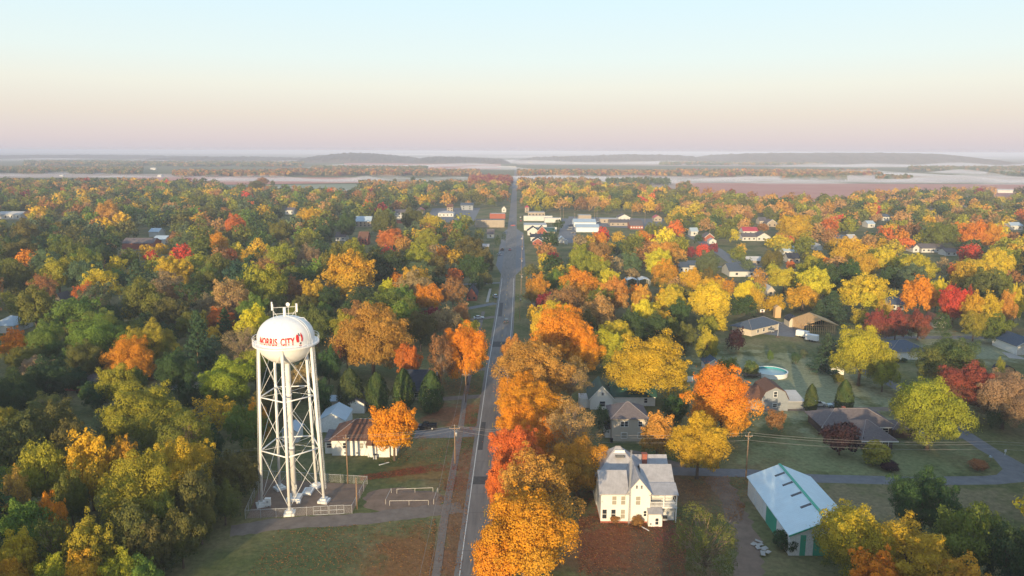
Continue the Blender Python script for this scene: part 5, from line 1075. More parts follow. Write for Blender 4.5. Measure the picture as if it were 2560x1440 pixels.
tb(2525, 2556, 566, 5, 'gx', 3, 14, M_WHITE, M_TINB, 'white_house', 'pale roofs near the right edge beyond the orange trees', nw=2)
for i, (x0, x1, lab) in enumerate(((1567, 1594, 'left one of two white topped carports'), (1597, 1625, 'right one of two white topped carports'))):
    t = thing('carport', lab, 'carport', (*G((x0+x1)/2, 712), 0), 0, 'white topped carports'); w = (G(x1, 712)[0]-G(x0, 712)[0])
    KEEP.append((x0-2, 688, x1+2, 709, t.location.y)); OBST.append((t.location.x, t.location.y+4, 7))
    b = MB()
    for s in (-1, 1): b.slab([(s*w/2, 0, 3.0), (0, 0, 4.0), (0, 9, 4.0), (s*w/2, 9, 3.0)][::s], .12)
    b.build('roof', M_BARNW, t)
    for x in (-w/2+.1, w/2-.1):
        for y in (.1, 4.5, 8.9): MB().box(x-.08, x+.08, y-.08, y+.08, 0, 2.98).build('post', M_WHITE, t)
for (x0, x1, yb, h, lab) in ((2492, 2536, 474, 6, 'white farm building with long pale roof at the far right field edge'), (1240, 1288, 418, 3.5, 'long low white farm building by the road in the misty distance'),
                             (373, 386, 431, 7, 'bright white speck of a farm building on the far left'), (392, 401, 449, 6, 'small white farmhouse in the left fields'), (147, 155, 449, 4, 'low pale farm shed on the far left by the mist'),
                             (1318, 1328, 408, 9, 'white farmhouse right of the road in the mist'), (922, 934, 406, 12, 'white farmhouse alone on the far left ridge field')):
    tb(x0, x1, yb, h, 'gx', h*.4, 14, M_WHITE, M_WHITE, 'farm_building', lab, 'farm building', nw=0)
# ------------------------------------------------------------------ trees of the filler between the ones set by hand
HAND = len(TREES)
for t in TREES:      # trees that stand behind a far house in the photo must not end up before it
    for k in KEEP:
        if k[4] < 280 or t['y'] > k[4]+4 or t['y'] < k[4]-60: continue
        u, v = pr(t['x'], t['y'], t['h']); hw = t['w']/2*F/depth(t['y'], t['h'])
        if u+hw*.7 > k[0] and u-hw*.7 < k[2] and v < k[1]+4:
            hh = t['h']
            while hh > 7 and G(u, v, hh)[1] < k[4]+9: hh -= .5
            if G(u, v, hh)[1] >= k[4]+9: t['w'] *= G(u, v, hh)[1]/t['y']; t['x'], t['y'] = G(u, v, hh); t['h'] = hh
def inpoly(x, y, P):
    r = False; j = len(P)-1
    for i in range(len(P)):
        if (P[i][1] > y) != (P[j][1] > y) and x < (P[j][0]-P[i][0])*(y-P[i][1])/(P[j][1]-P[i][1])+P[i][0]: r = not r
        j = i
    return r
CLEAR = [[G(*p) for p in q] for q in (
    [(250, 1800), (420, 1440), (540, 1330), (600, 1270), (640, 1150), (800, 1120), (800, 940), (960, 870), (1190, 855), (1300, 855), (1180, 1800)],
    [(1180, 1800), (1230, 1100), (1240, 820), (1480, 1020), (1560, 880), (1800, 860), (1900, 790), (2100, 790), (2150, 850), (2600, 825), (2600, 1800)],
    [(1296, 640), (1300, 535), (1430, 530), (1660, 540), (1620, 572), (1420, 612), (1330, 640)], [(1060, 560), (1090, 520), (1180, 520), (1265, 520), (1262, 600), (1190, 575)],
    [(1715, 600), (1722, 575), (1800, 600), (1870, 645), (1905, 660), (1905, 700), (1810, 700), (1800, 668), (1715, 672)], [(2130, 850), (2140, 828), (2600, 820), (2600, 850)],
    [(120, 760), (130, 742), (262, 732), (262, 748)], [(390, 990), (400, 960), (505, 955), (505, 985)], [(1830, 800), (1990, 780), (2090, 800), (2050, 860), (1830, 860)],
    [(1215, 640), (1165, 850), (1250, 850), (1260, 640)])]
EDGE = [(-600, 1500), (-500, 1290), (-300, 1200), (-255, 1120), (-230, 1230), (-180, 1330), (-90, 1430), (-40, 1470), (-10, 1500), (60, 1520), (230, 1380), (300, 1130), (420, 1010), (470, 1060), (560, 1150), (700, 1230), (1500, 1300)]
PALW = [('left', 'L L L DO DO D D YG YG LG LG G GG GG A B P'.split()), ('right', 'G G Y YG YG YD Og Ot L L DO D GG BO A'.split()), ('far', 'G YG YD Ot BO BO L L L DO DO D A'.split()), ('far_left', 'L L L DO DO D D GG YG LG BO A G'.split())]
def okpos(x, y):
    if abs(x-roadx(y)) < (11 if y < 450 else 15 if y < 700 else 12): return False
    if y > np.interp(x, [e[0] for e in EDGE], [e[1] for e in EDGE]): return False
    for q in CLEAR:
        if inpoly(x, y, q): return False
    for ox, oy, r in OBST:
        if abs(x-ox) < r+3 and abs(y-oy) < r+3: return False
    return True
cell = {}
def nearest_ok(x, y, r):
    cx_, cy_ = int(x//12), int(y//12)
    for i in (-1, 0, 1):
        for j in (-1, 0, 1):
            for (a, b, q) in cell.get((cx_+i, cy_+j), ()):
                if (a-x)**2+(b-y)**2 < (.42*(q+r))**2: return False
    return True
for t in TREES: cell.setdefault((int(t['x']//12), int(t['y']//12)), []).append((t['x'], t['y'], t['w']))
rs_ = random.Random(5); y = 96.0
while y < 1560:
    sp = 9 if y < 300 else 12 if y < 600 else 15 if y < 1000 else 17
    half = y*.72+40; x = -half
    while x < half:
        X, Y = x+rs_.uniform(-.5, .5)*sp, y+rs_.uniform(-.5, .5)*sp; x += sp
        w = rs_.choice((8, 9.5, 11, 12.5, 14, 15.5, 17))*(1 if Y < 400 else 1.15); h = w*rs_.uniform(.85, 1.25); h = max(9, min(19, h))
        if not okpos(X, Y) or not nearest_ok(X, Y, w): continue
        u, v = pr(X, Y, h); u1, v1 = pr(X, Y, h*.25); hw = w/2*F/depth(Y, h)
        if any(Y < k[4] and u+hw > k[0] and u-hw < k[2] and v < k[3] and v1 > k[1] for k in KEEP): continue
        pal = PALW[0][1] if X < 0 else PALW[1][1]
        if Y > 620 and (X > -60 or rs_.random() < .4): pal = PALW[2][1]
        if X < -90 and Y > 420: pal = PALW[3][1]
        kind = rs_.choice(('round', 'round', 'spread', 'spread', 'oval', 'sparse')); c = rs_.choice(pal)
        if Y < 200 and X < 0: c = rs_.choice('YG YG LG L L D DO G'.split())
        if c == 'P': kind = 'pine'
        if rs_.random() < .018: c = rs_.choice(('RO', 'R', 'WR', 'A'))
        TREES.append(dict(x=X, y=Y, h=h, w=w, col=c, kind=kind, name=None, man=False)); cell.setdefault((int(X//12), int(Y//12)), []).append((X, Y, w))
    y += sp
print('trees', len(TREES), 'by hand', HAND)
NAMEK = dict(pine='pine_tree', cypress='column_tree', shrub='shrub')
for t in TREES:
    t['kindname'] = NAMEK.get(t['kind'], 'broadleaf_tree'); t['u'], t['v'] = pr(t['x'], t['y'], t['h']*.62)
    dd = depth(t['y'], t['h']*.6); t['pw'] = t['w']*F/dd
    vis = -t['pw']*.35 < t['u'] < 2560+t['pw']*.35 and t['v'] < 1440+t['pw']*.45
    t['rank'] = (t['pw']*t['h']*F/dd if vis else 0)*(1.35 if t['man'] else 1)
SINGLE = []; REST = []
for kn in ('broadleaf_tree', 'pine_tree', 'column_tree', 'shrub'):
    L = sorted([t for t in TREES if t['kindname'] == kn], key=lambda t: -t['rank']); n = 300
    SINGLE += [t for t in L[:n] if t['rank'] > 0]; REST += [t for t in L[:n] if t['rank'] <= 0]+L[n:]
for t in SINGLE:
    k = t['kind']; PL = HI if (k in HI and t['w'] > 11.5 and t['y'] < 260) else PROTO; cm, tm = PL[k][rs_.randrange(len(PL[k]))]
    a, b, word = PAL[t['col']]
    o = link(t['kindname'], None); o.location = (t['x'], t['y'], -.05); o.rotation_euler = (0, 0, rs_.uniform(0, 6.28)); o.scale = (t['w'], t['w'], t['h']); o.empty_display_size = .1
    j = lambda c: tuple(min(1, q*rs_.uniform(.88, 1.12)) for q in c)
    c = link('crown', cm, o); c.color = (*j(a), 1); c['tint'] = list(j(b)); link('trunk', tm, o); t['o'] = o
# labels: look, then the nearest landmark, then the order among look-alikes
def relation(t, an):
    if 'photo edge' in an[0] or 'corner' in an[0]: return 'near'
    dx, dy = t['u']-an[1], t['v']-an[2]
    if abs(dx) > abs(dy)*1.1: return ('left of' if dx < 0 else 'right of')
    return 'beyond' if dy < 0 else 'in front of'
for a in (('the white car across the driveway', 1198, 793), ('the flat bare brown tree by the tank', 602, 870), ('the scarlet tree in the right gold belt', 2390, 750), ('the crown of the big orange row', 1322, 1200),
          ('the bottom left corner', 60, 1400), ('the bottom right corner', 2500, 1400), ('the small wooded driveway', 450, 960), ('the flag pole on the right lawn', 1945, 830), ('the two carports', 1596, 700), ('the left photo edge', 0, 680), ('the left photo edge, low down', 0, 1150), ('the right photo edge', 2560, 690), ('the lawn below the tower', 700, 1400),
          ('the curve of the side road', 2450, 1160), ('the tall blue green pine', 490, 850), ('the four column trees', 980, 970), ('the two column trees on the drive', 2080, 985), ('the largest tan gold tree left of the road', 925, 850), ('the large golden tree behind the tan house', 1625, 910)):
    ANCH.append(a)
CUSTOM = {(490, 783): 'tall blue green pine standing left of the water tower tank', (928, 766): 'largest tan gold tree, standing between the water tower and the road', (1625, 834): 'large golden tree right of the orange row, behind the tan house',
          (2390, 708): 'scarlet tree standing tall in the right gold belt', (602, 823): 'half bare brown tree directly left of the water tower tank', (985, 1014): 'round orange tree at the corner of the white house with brown roof', (1314, 1236): 'nearest orange and gold crown at the bottom of the roadside row',
          (1166, 808): 'bright orange tree on the left verge beside the main road', (1296, 1068): 'red orange tree in the roadside row between the orange crowns', (875, 924): 'first of four dark column trees, behind the metal shed', (942, 933): 'second from left of four dark column trees behind the white house',
          (1010, 924): 'third from left of four dark column trees, before the black roof', (1079, 929): 'last of four dark column trees, nearest the main road', (2033, 955): 'slimmer left column tree hiding the cream car on the drive', (2117, 944): 'fuller right column tree beside the pale blue grey sedan', (2107, 1052): 'dark burgundy shrub in front of the ranch house',
          (1842, 818): 'round dark burgundy tree at the corner of the slate blue roof', (2160, 810): 'tall gold topped tree between the pool lawn and the white ranch house', (2338, 945): 'broad yellow green tree inside the bend of the side road'}
groups = {}
for t in SINGLE:
    if t.get('key') in CUSTOM:
        kw = 'shrub' if t['kind'] == 'shrub' else 'tree'; tag(t['o'], CUSTOM[t['key']], kw, {'pine': 'pines among the town trees', 'cypress': 'dark column trees', 'shrub': 'garden shrubs'}.get(t['kind'], 'autumn broadleaf trees of the town')); continue
    an = min(ANCH, key=lambda q: math.hypot(t['u']-q[1], (t['v']-q[2])*1.3)); t['an'] = an; t['rel'] = relation(t, an)
    sz = t['h']; t['size'] = 'big' if sz > 15.5 else 'small' if sz < 10 else 'mid-sized'
    kw = dict(pine='pine', cypress='column tree', shrub='shrub').get(t['kind'], 'tree')
    key = (PAL[t['col']][2], SHAPEW[t['kind']], kw, t['rel'], an[0]); groups.setdefault(key, []).append(t)
ORD = ['first', 'second', 'third', 'fourth', 'fifth', 'sixth', 'seventh', 'eighth', 'ninth', 'tenth', 'eleventh', 'twelfth', 'thirteenth', 'fourteenth']
def emit(L, adj, key):
    L.sort(key=lambda t: t['u']); c, s, kw, rel, an = key; s = '' if s == 'columnar' else s+' '; n = len(L); c = adj+c
    for i, t in enumerate(L):
        tail = f"{rel} {an}"
        if n == 1: lab = f"{c} {s}{kw} {tail}"
        elif n == 2: lab = f"{'left' if i == 0 else 'right'} one of two {c} {s}{kw}s {tail}"
        else: lab = f"{'leftmost' if i == 0 else 'rightmost' if i == n-1 else ORD[i]+' from left'} of {c} {s}{kw}s {tail}"
        w = lab.split()
        if len(w) > 16: w = [q for q in w if q not in ('the', 'of')]
        tag(t['o'], ' '.join(w[:16]), 'shrub' if kw == 'shrub' else 'tree', {'tree': 'autumn broadleaf trees of the town', 'pine': 'pines among the town trees', 'column tree': 'dark column trees', 'shrub': 'garden shrubs'}[kw])
for key, L in groups.items():
    by = {}
    for t in L: by.setdefault(t['size'], []).append(t)
    for sz, M in by.items():
        if len(M) <= 5: emit(M, sz+' ', key)
        else:
            M.sort(key=lambda t: -t['v']); h = len(M)//2
            emit(M[:h], 'nearer '+sz+' ', key); emit(M[h:], 'farther '+sz+' ', key)
# the remaining trees of the town in one object
def add_cloud(acc, t, n, leafk, kind=None, sink=.0):
    kind = kind or (t['kind'] if t['kind'] in LOD else 'round'); P, N, S, a, b, _ = rs_.choice(LOD[kind]); n = min(n, len(P))
    idx = rng.choice(len(P), n, replace=False); an = rng.uniform(0, 6.28); c, s = math.cos(an), math.sin(an)
    p = P[idx]*np.array([t['w'], t['w'], t['h']]); q = p.copy(); q[:, 0] = p[:, 0]*c-p[:, 1]*s+t['x']; q[:, 1] = p[:, 0]*s+p[:, 1]*c+t['y']; q[:, 2] -= sink
    nn = N[idx].copy(); n2 = nn.copy(); n2[:, 0] = nn[:, 0]*c-nn[:, 1]*s; n2[:, 1] = nn[:, 0]*s+nn[:, 1]*c
    ca, cb, _w = PAL[t['col']]; m = a[idx][:, None]; jt = rng.uniform(.85, 1.15)
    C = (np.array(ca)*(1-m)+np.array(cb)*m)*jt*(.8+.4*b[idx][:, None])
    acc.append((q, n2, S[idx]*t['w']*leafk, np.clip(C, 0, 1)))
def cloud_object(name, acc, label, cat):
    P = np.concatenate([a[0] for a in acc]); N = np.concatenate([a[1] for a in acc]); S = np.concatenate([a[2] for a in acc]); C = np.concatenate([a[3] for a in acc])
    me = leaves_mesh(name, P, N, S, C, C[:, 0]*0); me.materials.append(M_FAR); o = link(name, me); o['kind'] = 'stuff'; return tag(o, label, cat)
LODN = {k: crown(k, nl, lf, 950) for k, nl, lf in (('round', 3200, .03), ('spread', 3200, .03), ('oval', 3000, .03), ('pine', 2600, .028), ('sparse', 2000, .024))}
acc = []
for t in REST:
    if t['y'] < 330:
        sv = LOD; LOD = {k: [v] for k, v in LODN.items()}; add_cloud(acc, t, 5000, 1.0); LOD = sv
    else:
        n = 1100 if t['y'] < 560 else 520 if t['y'] < 900 else 260
        add_cloud(acc, t, n, .8 if n == 1100 else 1.05 if n == 520 else 1.4)
cloud_object('town_trees', acc, 'farther autumn trees filling the town up to the open fields', 'woodland')
# woods on the horizon, each one mass
def wood(px0, px1, yn, yf, cols, label, sp=13, n=46, hh=(10, 16), lk=3.0):
    A, B, Cc, D = G(px0, yn), G(px1, yn), G(px1, yf), G(px0, yf); acc = []
    area = (abs(B[0]-A[0])+abs(Cc[0]-D[0]))/2*(D[1]-A[1]); k = int(min(1500, area/sp**2))
    for _ in range(k):
        u, v = rs_.random(), rs_.random()**1.3
        edge = .12*math.sin(u*23+px0)+.08*math.sin(u*61)
        v = min(1, max(0, v+edge*(1-v)))
        x = (A[0]*(1-u)+B[0]*u)*(1-v)+(D[0]*(1-u)+Cc[0]*u)*v; y = A[1]*(1-v)+D[1]*v
        if abs(x-roadx(min(y, 3600))) < 9: continue
        w = rs_.uniform(9, 15)*sp/13; add_cloud(acc, dict(x=x, y=y, w=w, h=rs_.uniform(*hh), col=rs_.choice(cols), kind='round'), n, lk, 'round', .6)
    if acc: cloud_object('woodland', acc, label, 'woodland')
RU = 'A A DO DO D B AR Ot'.split(); DK = 'DO D D GG B A L'.split()
wood(-60, 372, 500, 470, 'A DO DO D Ot L'.split(), 'dark wooded block at the far left edge of town', 13, 90, (12, 17), 2.4)
wood(1172, 1276, 474, 449, 'AR WR A AR'.split(), 'dark red wood left of the road where the town ends', 12, 70, (12, 17), 2.5)
wood(900, 1180, 482, 464, 'A DO B D Ot'.split(), 'brownish wood left of the dark red one', 14, 60, (9, 14), 2.7)
wood(430, 700, 449, 438, RU, 'rust brown wood line beyond the left fields')
wood(690, 1195, 444, 433, RU, 'long brownish wood line left of the road in the mist')
wood(-60, 330, 444, 432, DK, 'blue grey wood line at the left edge beyond the mist')
wood(780, 1060, 430, 424, DK, 'thin wood line in the mist left of the road')
wood(60, 720, 424, 414, DK, 'far grey wood band on the left', 22, 40)
wood(1292, 1700, 441, 431, RU, 'wood line right of the road above the mist')
wood(1690, 2230, 439, 426, RU, 'long rust brown wood ridge in the right mist')
wood(2270, 2640, 422, 414, DK, 'dark wood line at the right edge above the mist', 18, 46)
wood(1950, 2120, 447, 442, DK, 'dark clump of trees standing in the right mist', 12, 60)
wood(1515, 1672, 461, 454, 'D GG DO D'.split(), 'row of dark trees at the near edge of the right mist', 11, 70)
wood(1290, 1500, 466, 456, 'A DO B'.split(), 'brown trees right of the road where the town ends', 13, 60)
wood(1690, 1720, 478, 466, 'A DO'.split(), 'brown thicket at the field edge right of town', 12, 60)
wood(2190, 2280, 444, 440, DK, 'small dark clump on the right mist, farther right', 14, 50)
wood(2470, 2600, 432, 429, DK, 'low dark clump at the right edge in the mist', 16, 46)
wood(1650, 2100, 410, 405, DK, 'faint grey wood below the right hill', 24, 36)
for (px, yb, hpx, col, kind, lab) in ((445, 471, 15, 'D', 'round', 'left of two dark field trees in the left fields'), (432, 471, 14, 'DO', 'round', 'leftmost small dark tree in the left fields'), (505, 471, 20, 'D', 'oval', 'dark pointed tree alone in the left fields'), (396, 484, 13, 'D', 'round', 'small dark tree at the corner of the left wood'),
                                (655, 470, 22, 'A', 'spread', 'wide rust tree in the left fields'), (680, 470, 16, 'DO', 'oval', 'dark tree right beside the wide rust tree'), (985, 461, 13, 'DO', 'round', 'dark tree in the mist left of the dark red wood'), (1030, 458, 15, 'D', 'round', 'second dark tree in the mist nearer the dark red wood'),
                                (1338, 462, 16, 'D', 'oval', 'dark tree right of the road before the mist'), (1305, 458, 14, 'D', 'round', 'dark roadside tree at the edge of the mist'), (1855, 406, 5, 'D', 'round', 'tiny tree standing alone in the far right mist'), (640, 486, 30, 'DO', 'spread', 'large dark olive tree on the town edge left')):
    x, y = G(px, yb); h = hpx*depth(y, 0)/F; k = 'round' if kind not in PROTO else kind; cm, tm = PROTO[k][0]; a, b, _ = PAL[col]
    o = link('lone_tree', None); o.location = (x, y, -.1); o.scale = (h*(1.0 if kind == 'round' else .7 if kind == 'oval' else 1.5),)*2+(h,); tag(o, lab, 'tree', 'lone trees in the fields')
    c = link('crown', cm, o); c.color = (*a, 1); c['tint'] = list(b); link('trunk', tm, o)
# trees the camera floats over: they stand below the frame and shade what is in it
acc = []; sv = LOD; LOD = {k: [v] for k, v in LODN.items()}
for y in np.arange(-20, 96, 8.5):
    for x in np.arange(-190, 190, 8.5):
        X, Y = x+rs_.uniform(-3, 3), y+rs_.uniform(-3, 3)
        if -64-.30*(96-Y) < X < 31.5-.27*(135-Y): continue
        w = rs_.uniform(8, 12); add_cloud(acc, dict(x=X, y=Y, w=w, h=rs_.uniform(18, 23) if Y < 80 and X > 12 else rs_.uniform(14, 17) if Y < 82 else rs_.uniform(10, 12.5), col=rs_.choice(PALW[1][1]), kind='round'), 1500, 1.35, 'round')
LOD = sv
cloud_object('woodland', acc, 'autumn trees at the near edge of town below the frame', 'woodland')
# ------------------------------------------------------------------ hills on the horizon
def hill_material():
    return mat('wooded_hillside', (.07, .065, .04), .95, .3, .03, col2=(.20, .13, .08), bump=1.0)
M_HILL = hill_material()
def hill(px0, px1, yb, ytops, dep=900):
    """low wooded ridge: ytops = outline heights in picture rows, turned into metres at its distance"""
    xa, ya = G(px0, yb); xb, _ = G(px1, yb); n, m = 220, 14; mb = MB(); mid = ya+dep*.5
    tops = [max(2, zat(px0+(px1-px0)*i/(len(ytops)-1), yt, mid)) for i, yt in enumerate(ytops)]
    pr_ = rng.normal(size=(n+1, m+1))
    for j in range(m+1):
        v = j/m; s = math.sin(v*math.pi)**.7
        for i in range(n+1):
            u = i/n; hh = float(np.interp(u*(len(tops)-1), range(len(tops)), tops))
            e = min(1, u*9, (1-u)*9)
            z = hh*s*(e**.6)+(3.2*pr_[i, j]+2.0*math.sin(i*1.7+j))*(1 if 0 < j < m else 0)*e
            mb.v.append((xa+(xb-xa)*u, ya+dep*v, z-1.0 if 0 < j < m else -1.0))
    for j in range(m):
        for i in range(n): a = j*(n+1)+i; mb.f.append((a, a+1, a+n+2, a+n+1))
    mb.m = [0]*len(mb.f); struct('hill', mb, M_HILL)
hill(705, 1020, 411, (398, 390, 386, 388, 393, 398), 1100)
hill(1000, 1275, 411, (399, 394, 394, 396, 399), 900)
hill(1275, 1900, 406, (396, 391, 388, 384, 385, 390), 1600)
hill(1850, 2750, 407, (388, 381, 378, 377, 376, 376, 374), 2200)
hill(-150, 420, 406, (398, 397, 396, 397, 399), 1200)
hill(300, 760, 409, (401, 399, 398, 399, 401), 1000)
# ------------------------------------------------------------------ air and ground mist
def volume_material(name, col, dens, aniso=0.0):
    m = bpy.data.materials.new(name); m.use_nodes = True; nt = m.node_tree; nt.nodes.clear()
    v = nd(nt, 'ShaderNodeVolumePrincipled'); v.inputs['Color'].default_value = (*col, 1); v.inputs['Density'].default_value = dens; v.inputs['Anisotropy'].default_value = aniso
    o = nd(nt, 'ShaderNodeOutputMaterial'); nt.links.new(v.outputs[0], o.inputs['Volume']); return m
HAZE = .00016
o = MB().box(-26000, 26000, -2000, 27000, -1.2, 76).build('haze', volume_material('haze_air', (.62, .69, .90), HAZE, -.2)); o['kind'] = 'stuff'; tag(o, 'pale morning haze over the whole plain', 'haze')
VM = {}
def mist(px0, px1, y0, y1, thick, dens, label, seed):
    """a lens of ground mist, thin at its rim"""
    A, B, Cc, D = G(px0, y0), G(px1, y0), G(px1, y1), G(px0, y1); r = random.Random(seed); ph = [r.uniform(0, 6.28) for _ in range(6)]
    cx_, cy_ = (A[0]+B[0]+Cc[0]+D[0])/4, (A[1]+D[1])/2; rx, ry = (B[0]-A[0]+Cc[0]-D[0])/4, (D[1]-A[1])/2; n, m = 56, 7; mb = MB()
    for side in (1, 0):
        for j in range(m+1):
            q = j/m
            for i in range(n):
                t = 2*math.pi*i/n; k = 1+.12*math.sin(2*t+ph[0])+.09*math.sin(3*t+ph[1])+.07*math.sin(5*t+ph[2])+.05*math.sin(9*t+ph[3])
                z = thick*1.7*(1-q*q)**3.0*(1+.25*math.sin(3*t+4*q+ph[4])*q) if side else -.6
                mb.v.append((rx*q*k*math.cos(t), ry*q*k*math.sin(t), max(z, -.59) if side else -.6))
    off = (m+1)*n
    for j in range(m):
        for i in range(n):
            a, b = j*n+i, j*n+(i+1) % n
            mb.f.append((a, a+n, b+n, b)); mb.f.append((off+a, off+b, off+b+n, off+a+n))
    for i in range(n): a, b = m*n+i, m*n+(i+1) % n; mb.f.append((a, off+a, off+b, b))
    mb.m = [0]*len(mb.f); key = round(dens, 5)
    if key not in VM: VM[key] = volume_material('mist_vapour', (.84, .86, .97), dens*.75, -.15)
    o = mb.build('mist', VM[key]); o.location = (cx_, cy_, 0); o['kind'] = 'stuff'; tag(o, label, 'mist', label)
mist(-2600, 5200, 470, 386, 30, .00050, 'thin even ground mist over the far plain beyond the town', 99)
mr = random.Random(21); mk = 0
for (x0, x1, ya, yb, n, wl, hl, th, dn, lab) in (
    (1260, 2700, 457, 442, 20, (260, 700), (3, 9), (4, 10), .013, 'wisp of white mist over the right fields before the wood ridge'),
    (2050, 2800, 441, 425, 8, (200, 500), (4, 9), (4, 11), .010, 'wisp of mist behind the dark clumps at the right'),
    (1270, 2700, 414, 403, 13, (260, 700), (3, 6), (6, 13), .007, 'wisp of far mist below the right hill'),
    (330, 1010, 495, 474, 10, (130, 360), (4, 10), (2, 5), .006, 'thin wisp of mist over the left pasture'),
    (520, 1290, 459, 446, 13, (160, 420), (3, 8), (4, 9), .011, 'wisp of mist before the wood line left of the road'),
    (-200, 460, 452, 443, 6, (200, 420), (3, 6), (3, 7), .007, 'wisp of mist at the left edge'),
    (820, 1300, 427, 411, 8, (140, 360), (3, 7), (4, 9), .006, 'wisp of mist over the fields left of the road'),
    (-100, 900, 414, 404, 6, (200, 500), (3, 5), (5, 10), .0018, 'faint wisp of far mist on the left'),
    (900, 1560, 406, 397, 5, (200, 420), (3, 5), (6, 12), .0020, 'wisp of far mist around the road at the horizon'),
    (1170, 1440, 474, 448, 4, (90, 200), (6, 14), (2, 5), .0030, 'wisp of mist over the road at the end of town'),
    (200, 2700, 395, 387, 7, (400, 900), (2, 4), (8, 15), .0010, 'pale band of mist along the horizon')):
    for k in range(n):
        w_, h_ = mr.uniform(*wl), mr.uniform(*hl); cx_ = x0+(x1-x0)*(k+mr.uniform(.1, .9))/n; yc = mr.uniform(yb, ya); mk += 1
        mist(cx_-w_/2, cx_+w_/2, yc+h_/2, max(383, yc-h_/2), mr.uniform(*th), round(dn*mr.choice((.6, 1, 1.4)), 5), lab, 100+mk)
# ------------------------------------------------------------------ fallen leaves
def litter(polys, label):
    P = []; C = []
    for px, n, cols in polys:
        Q = [G(*p) for p in px]; x0, x1 = min(q[0] for q in Q), max(q[0] for q in Q); y0, y1 = min(q[1] for q in Q), max(q[1] for q in Q); k = 0
        sp = [(rs_.uniform(x0, x1), rs_.uniform(y0, y1), rs_.uniform(.6, 3.2)) for _ in range(14)]
        for _ in range(n*5):
            if k >= n: break
            if rs_.random() < .55: a = rs_.choice(sp); x, y = a[0]+rs_.gauss(0, a[2]), a[1]+rs_.gauss(0, a[2])
            else: x, y = rs_.uniform(x0, x1), rs_.uniform(y0, y1)
            if not inpoly(x, y, Q): continue
            P.append((x, y, .07+rs_.random()*.03)); c = rs_.choice(cols); f = rs_.uniform(.7, 1.2); C.append(tuple(q*f for q in c)); k += 1
    P = np.array(P); n = len(P); N = norm(np.array([0, 0, 1.0])+unit(n)*.35); me = leaves_mesh('fallen_leaves', P, N, np.full(n, .115)*rng.uniform(.7, 1.3, n), np.array(C), np.zeros(n))
    me.materials.append(M_FAR); o = link('fallen_leaves', me); o['kind'] = 'stuff'; tag(o, label, 'leaves')
DULL = [(.20, .10, .05), (.24, .13, .06), (.17, .09, .045)]; RED = [(.30, .07, .03), (.36, .12, .04), (.24, .06, .03)]; RUST = [(.32, .13, .04), (.26, .11, .045), (.42, .2, .05)]
litter([([(900, 1192), (1115, 1158), (1118, 1178), (905, 1206)], 2600, RED), ([(1120, 1100), (1190, 1090), (1178, 1230), (1110, 1230)], 1500, RED), ([(1160, 1020), (1205, 1000), (1190, 1090), (1150, 1090)], 900, RED),
        ([(1110, 950), (1205, 940), (1205, 985), (1120, 990)], 2200, RUST), ([(960, 1090), (1120, 1085), (1120, 1160), (960, 1160)], 1500, RUST), ([(700, 1330), (1080, 1300), (1090, 1440), (620, 1440)], 2600, RUST),
        ([(1100, 1200), (1180, 1200), (1160, 1440), (1100, 1440)], 1100, RUST), ([(1085, 1300), (1095, 1300), (1085, 1440), (1072, 1440)], 300, RUST)], 'red and rust leaves scattered over the grass left of the road')
litter([([(1450, 1290), (1720, 1290), (1720, 1440), (1450, 1440)], 6500, RED+RUST), ([(1690, 1190), (1880, 1185), (1860, 1300), (1690, 1300)], 3000, RUST), ([(1440, 1150), (1505, 1150), (1505, 1300), (1440, 1300)], 1500, RED+RUST),
        ([(1810, 860), (1850, 855), (1850, 885), (1810, 885)], 400, RUST), ([(2380, 820), (2560, 815), (2560, 832), (2380, 834)], 1500, RUST), ([(1640, 1300), (1740, 1300), (1740, 1350), (1640, 1350)], 900, [(.30, .06, .06), (.36, .10, .08)])], 'red brown leaves covering the ground round the farmhouse')
# ------------------------------------------------------------------ light, sky, camera
SUN_AZ, SUN_EL = R(15.5), R(9.0)      # the light travels about 15 degrees to the right of the view
L = bpy.data.lights.new('sun', 'SUN'); L.energy = 4.7; L.angle = R(.5); L.color = (1.0, .765, .455); so = link('sun', L)
d = Vector((math.sin(SUN_AZ)*math.cos(SUN_EL), math.cos(SUN_AZ)*math.cos(SUN_EL), -math.sin(SUN_EL))); so.rotation_euler = d.to_track_quat('-Z', 'Y').to_euler(); so.location = (-60, -150, 60)
w = bpy.data.worlds.new('World'); SC.world = w; w.use_nodes = True; nt = w.node_tree; bg = nt.nodes['Background']
sky = nd(nt, 'ShaderNodeTexSky', sky_type='NISHITA'); sky.sun_disc = False; sky.sun_elevation = SUN_EL; sky.sun_rotation = math.pi+SUN_AZ
sky.air_density = 1.0; sky.dust_density = 1.5
SKYN, SKYS = .012, .78
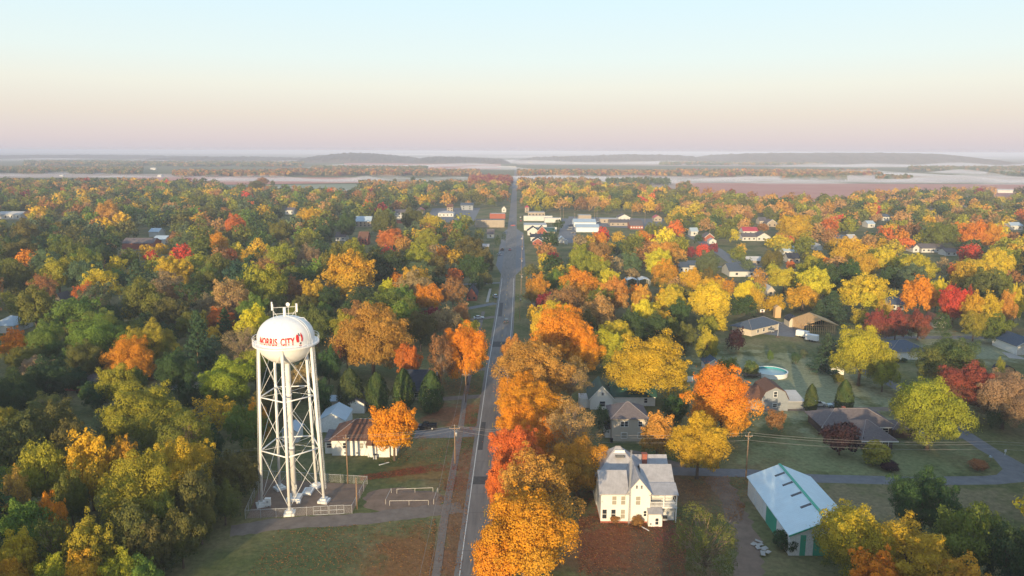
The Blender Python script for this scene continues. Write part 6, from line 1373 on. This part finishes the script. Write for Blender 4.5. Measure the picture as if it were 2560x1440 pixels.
tc = nd(nt, 'ShaderNodeTexCoord'); sx_ = nd(nt, 'ShaderNodeSeparateXYZ'); nt.links.new(tc.outputs['Generated'], sx_.inputs[0])
cr = nd(nt, 'ShaderNodeValToRGB'); e = cr.color_ramp.elements
stops = [(0, (.60, .56, .61)), (.0146, (.69, .605, .615)), (.045, (.77, .695, .62)), (.081, (.82, .81, .72)), (.116, (.77, .86, .83)), (.187, (.68, .86, .93)), (.27, (.62, .80, .92)), (.42, (.48, .64, .82)), (1, (.30, .45, .66))]
while len(e) < len(stops): e.new(.5)
for q, (p, c) in zip(e, stops): q.position = p; q.color = (*c, 1)
nt.links.new(sx_.outputs['Z'], cr.inputs[0])
ad = nd(nt, 'ShaderNodeMixRGB', blend_type='ADD'); ad.inputs[0].default_value = 1
sc_ = nd(nt, 'ShaderNodeMixRGB', blend_type='MULTIPLY'); sc_.inputs[0].default_value = 1; sc_.inputs[2].default_value = (SKYN, SKYN, SKYN, 1)
nt.links.new(sky.outputs[0], sc_.inputs[1]); nt.links.new(sc_.outputs[0], ad.inputs[1]); nt.links.new(cr.outputs[0], ad.inputs[2])
nt.links.new(ad.outputs[0], bg.inputs[0]); bg.inputs[1].default_value = SKYS
cam = bpy.data.cameras.new('camera'); cam.sensor_width = 36; cam.lens = F/2560*36; cam.clip_start = .5; cam.clip_end = 60000
co = link('camera', cam); co.location = (0, 0, CH)
from mathutils import Matrix
co.rotation_euler = (Matrix.Rotation(math.pi/2-PITCH, 3, 'X') @ Matrix.Rotation(-ROLL, 3, 'Z')).to_euler()
SC.camera = co
SC.view_settings.view_transform = 'Standard'; SC.view_settings.look = 'None'; SC.view_settings.exposure = .42; SC.view_settings.gamma = 1
SC.render.engine = 'CYCLES'; cy = SC.cycles; cy.max_bounces = 4; cy.diffuse_bounces = 2; cy.glossy_bounces = 2; cy.transmission_bounces = 2; cy.transparent_max_bounces = 6; cy.volume_bounces = 0
cy.use_denoising = True; cy.use_adaptive_sampling = True; cy.adaptive_threshold = .015; cy.sample_clamp_indirect = 4
SC.render.resolution_x, SC.render.resolution_y = 1024, 576
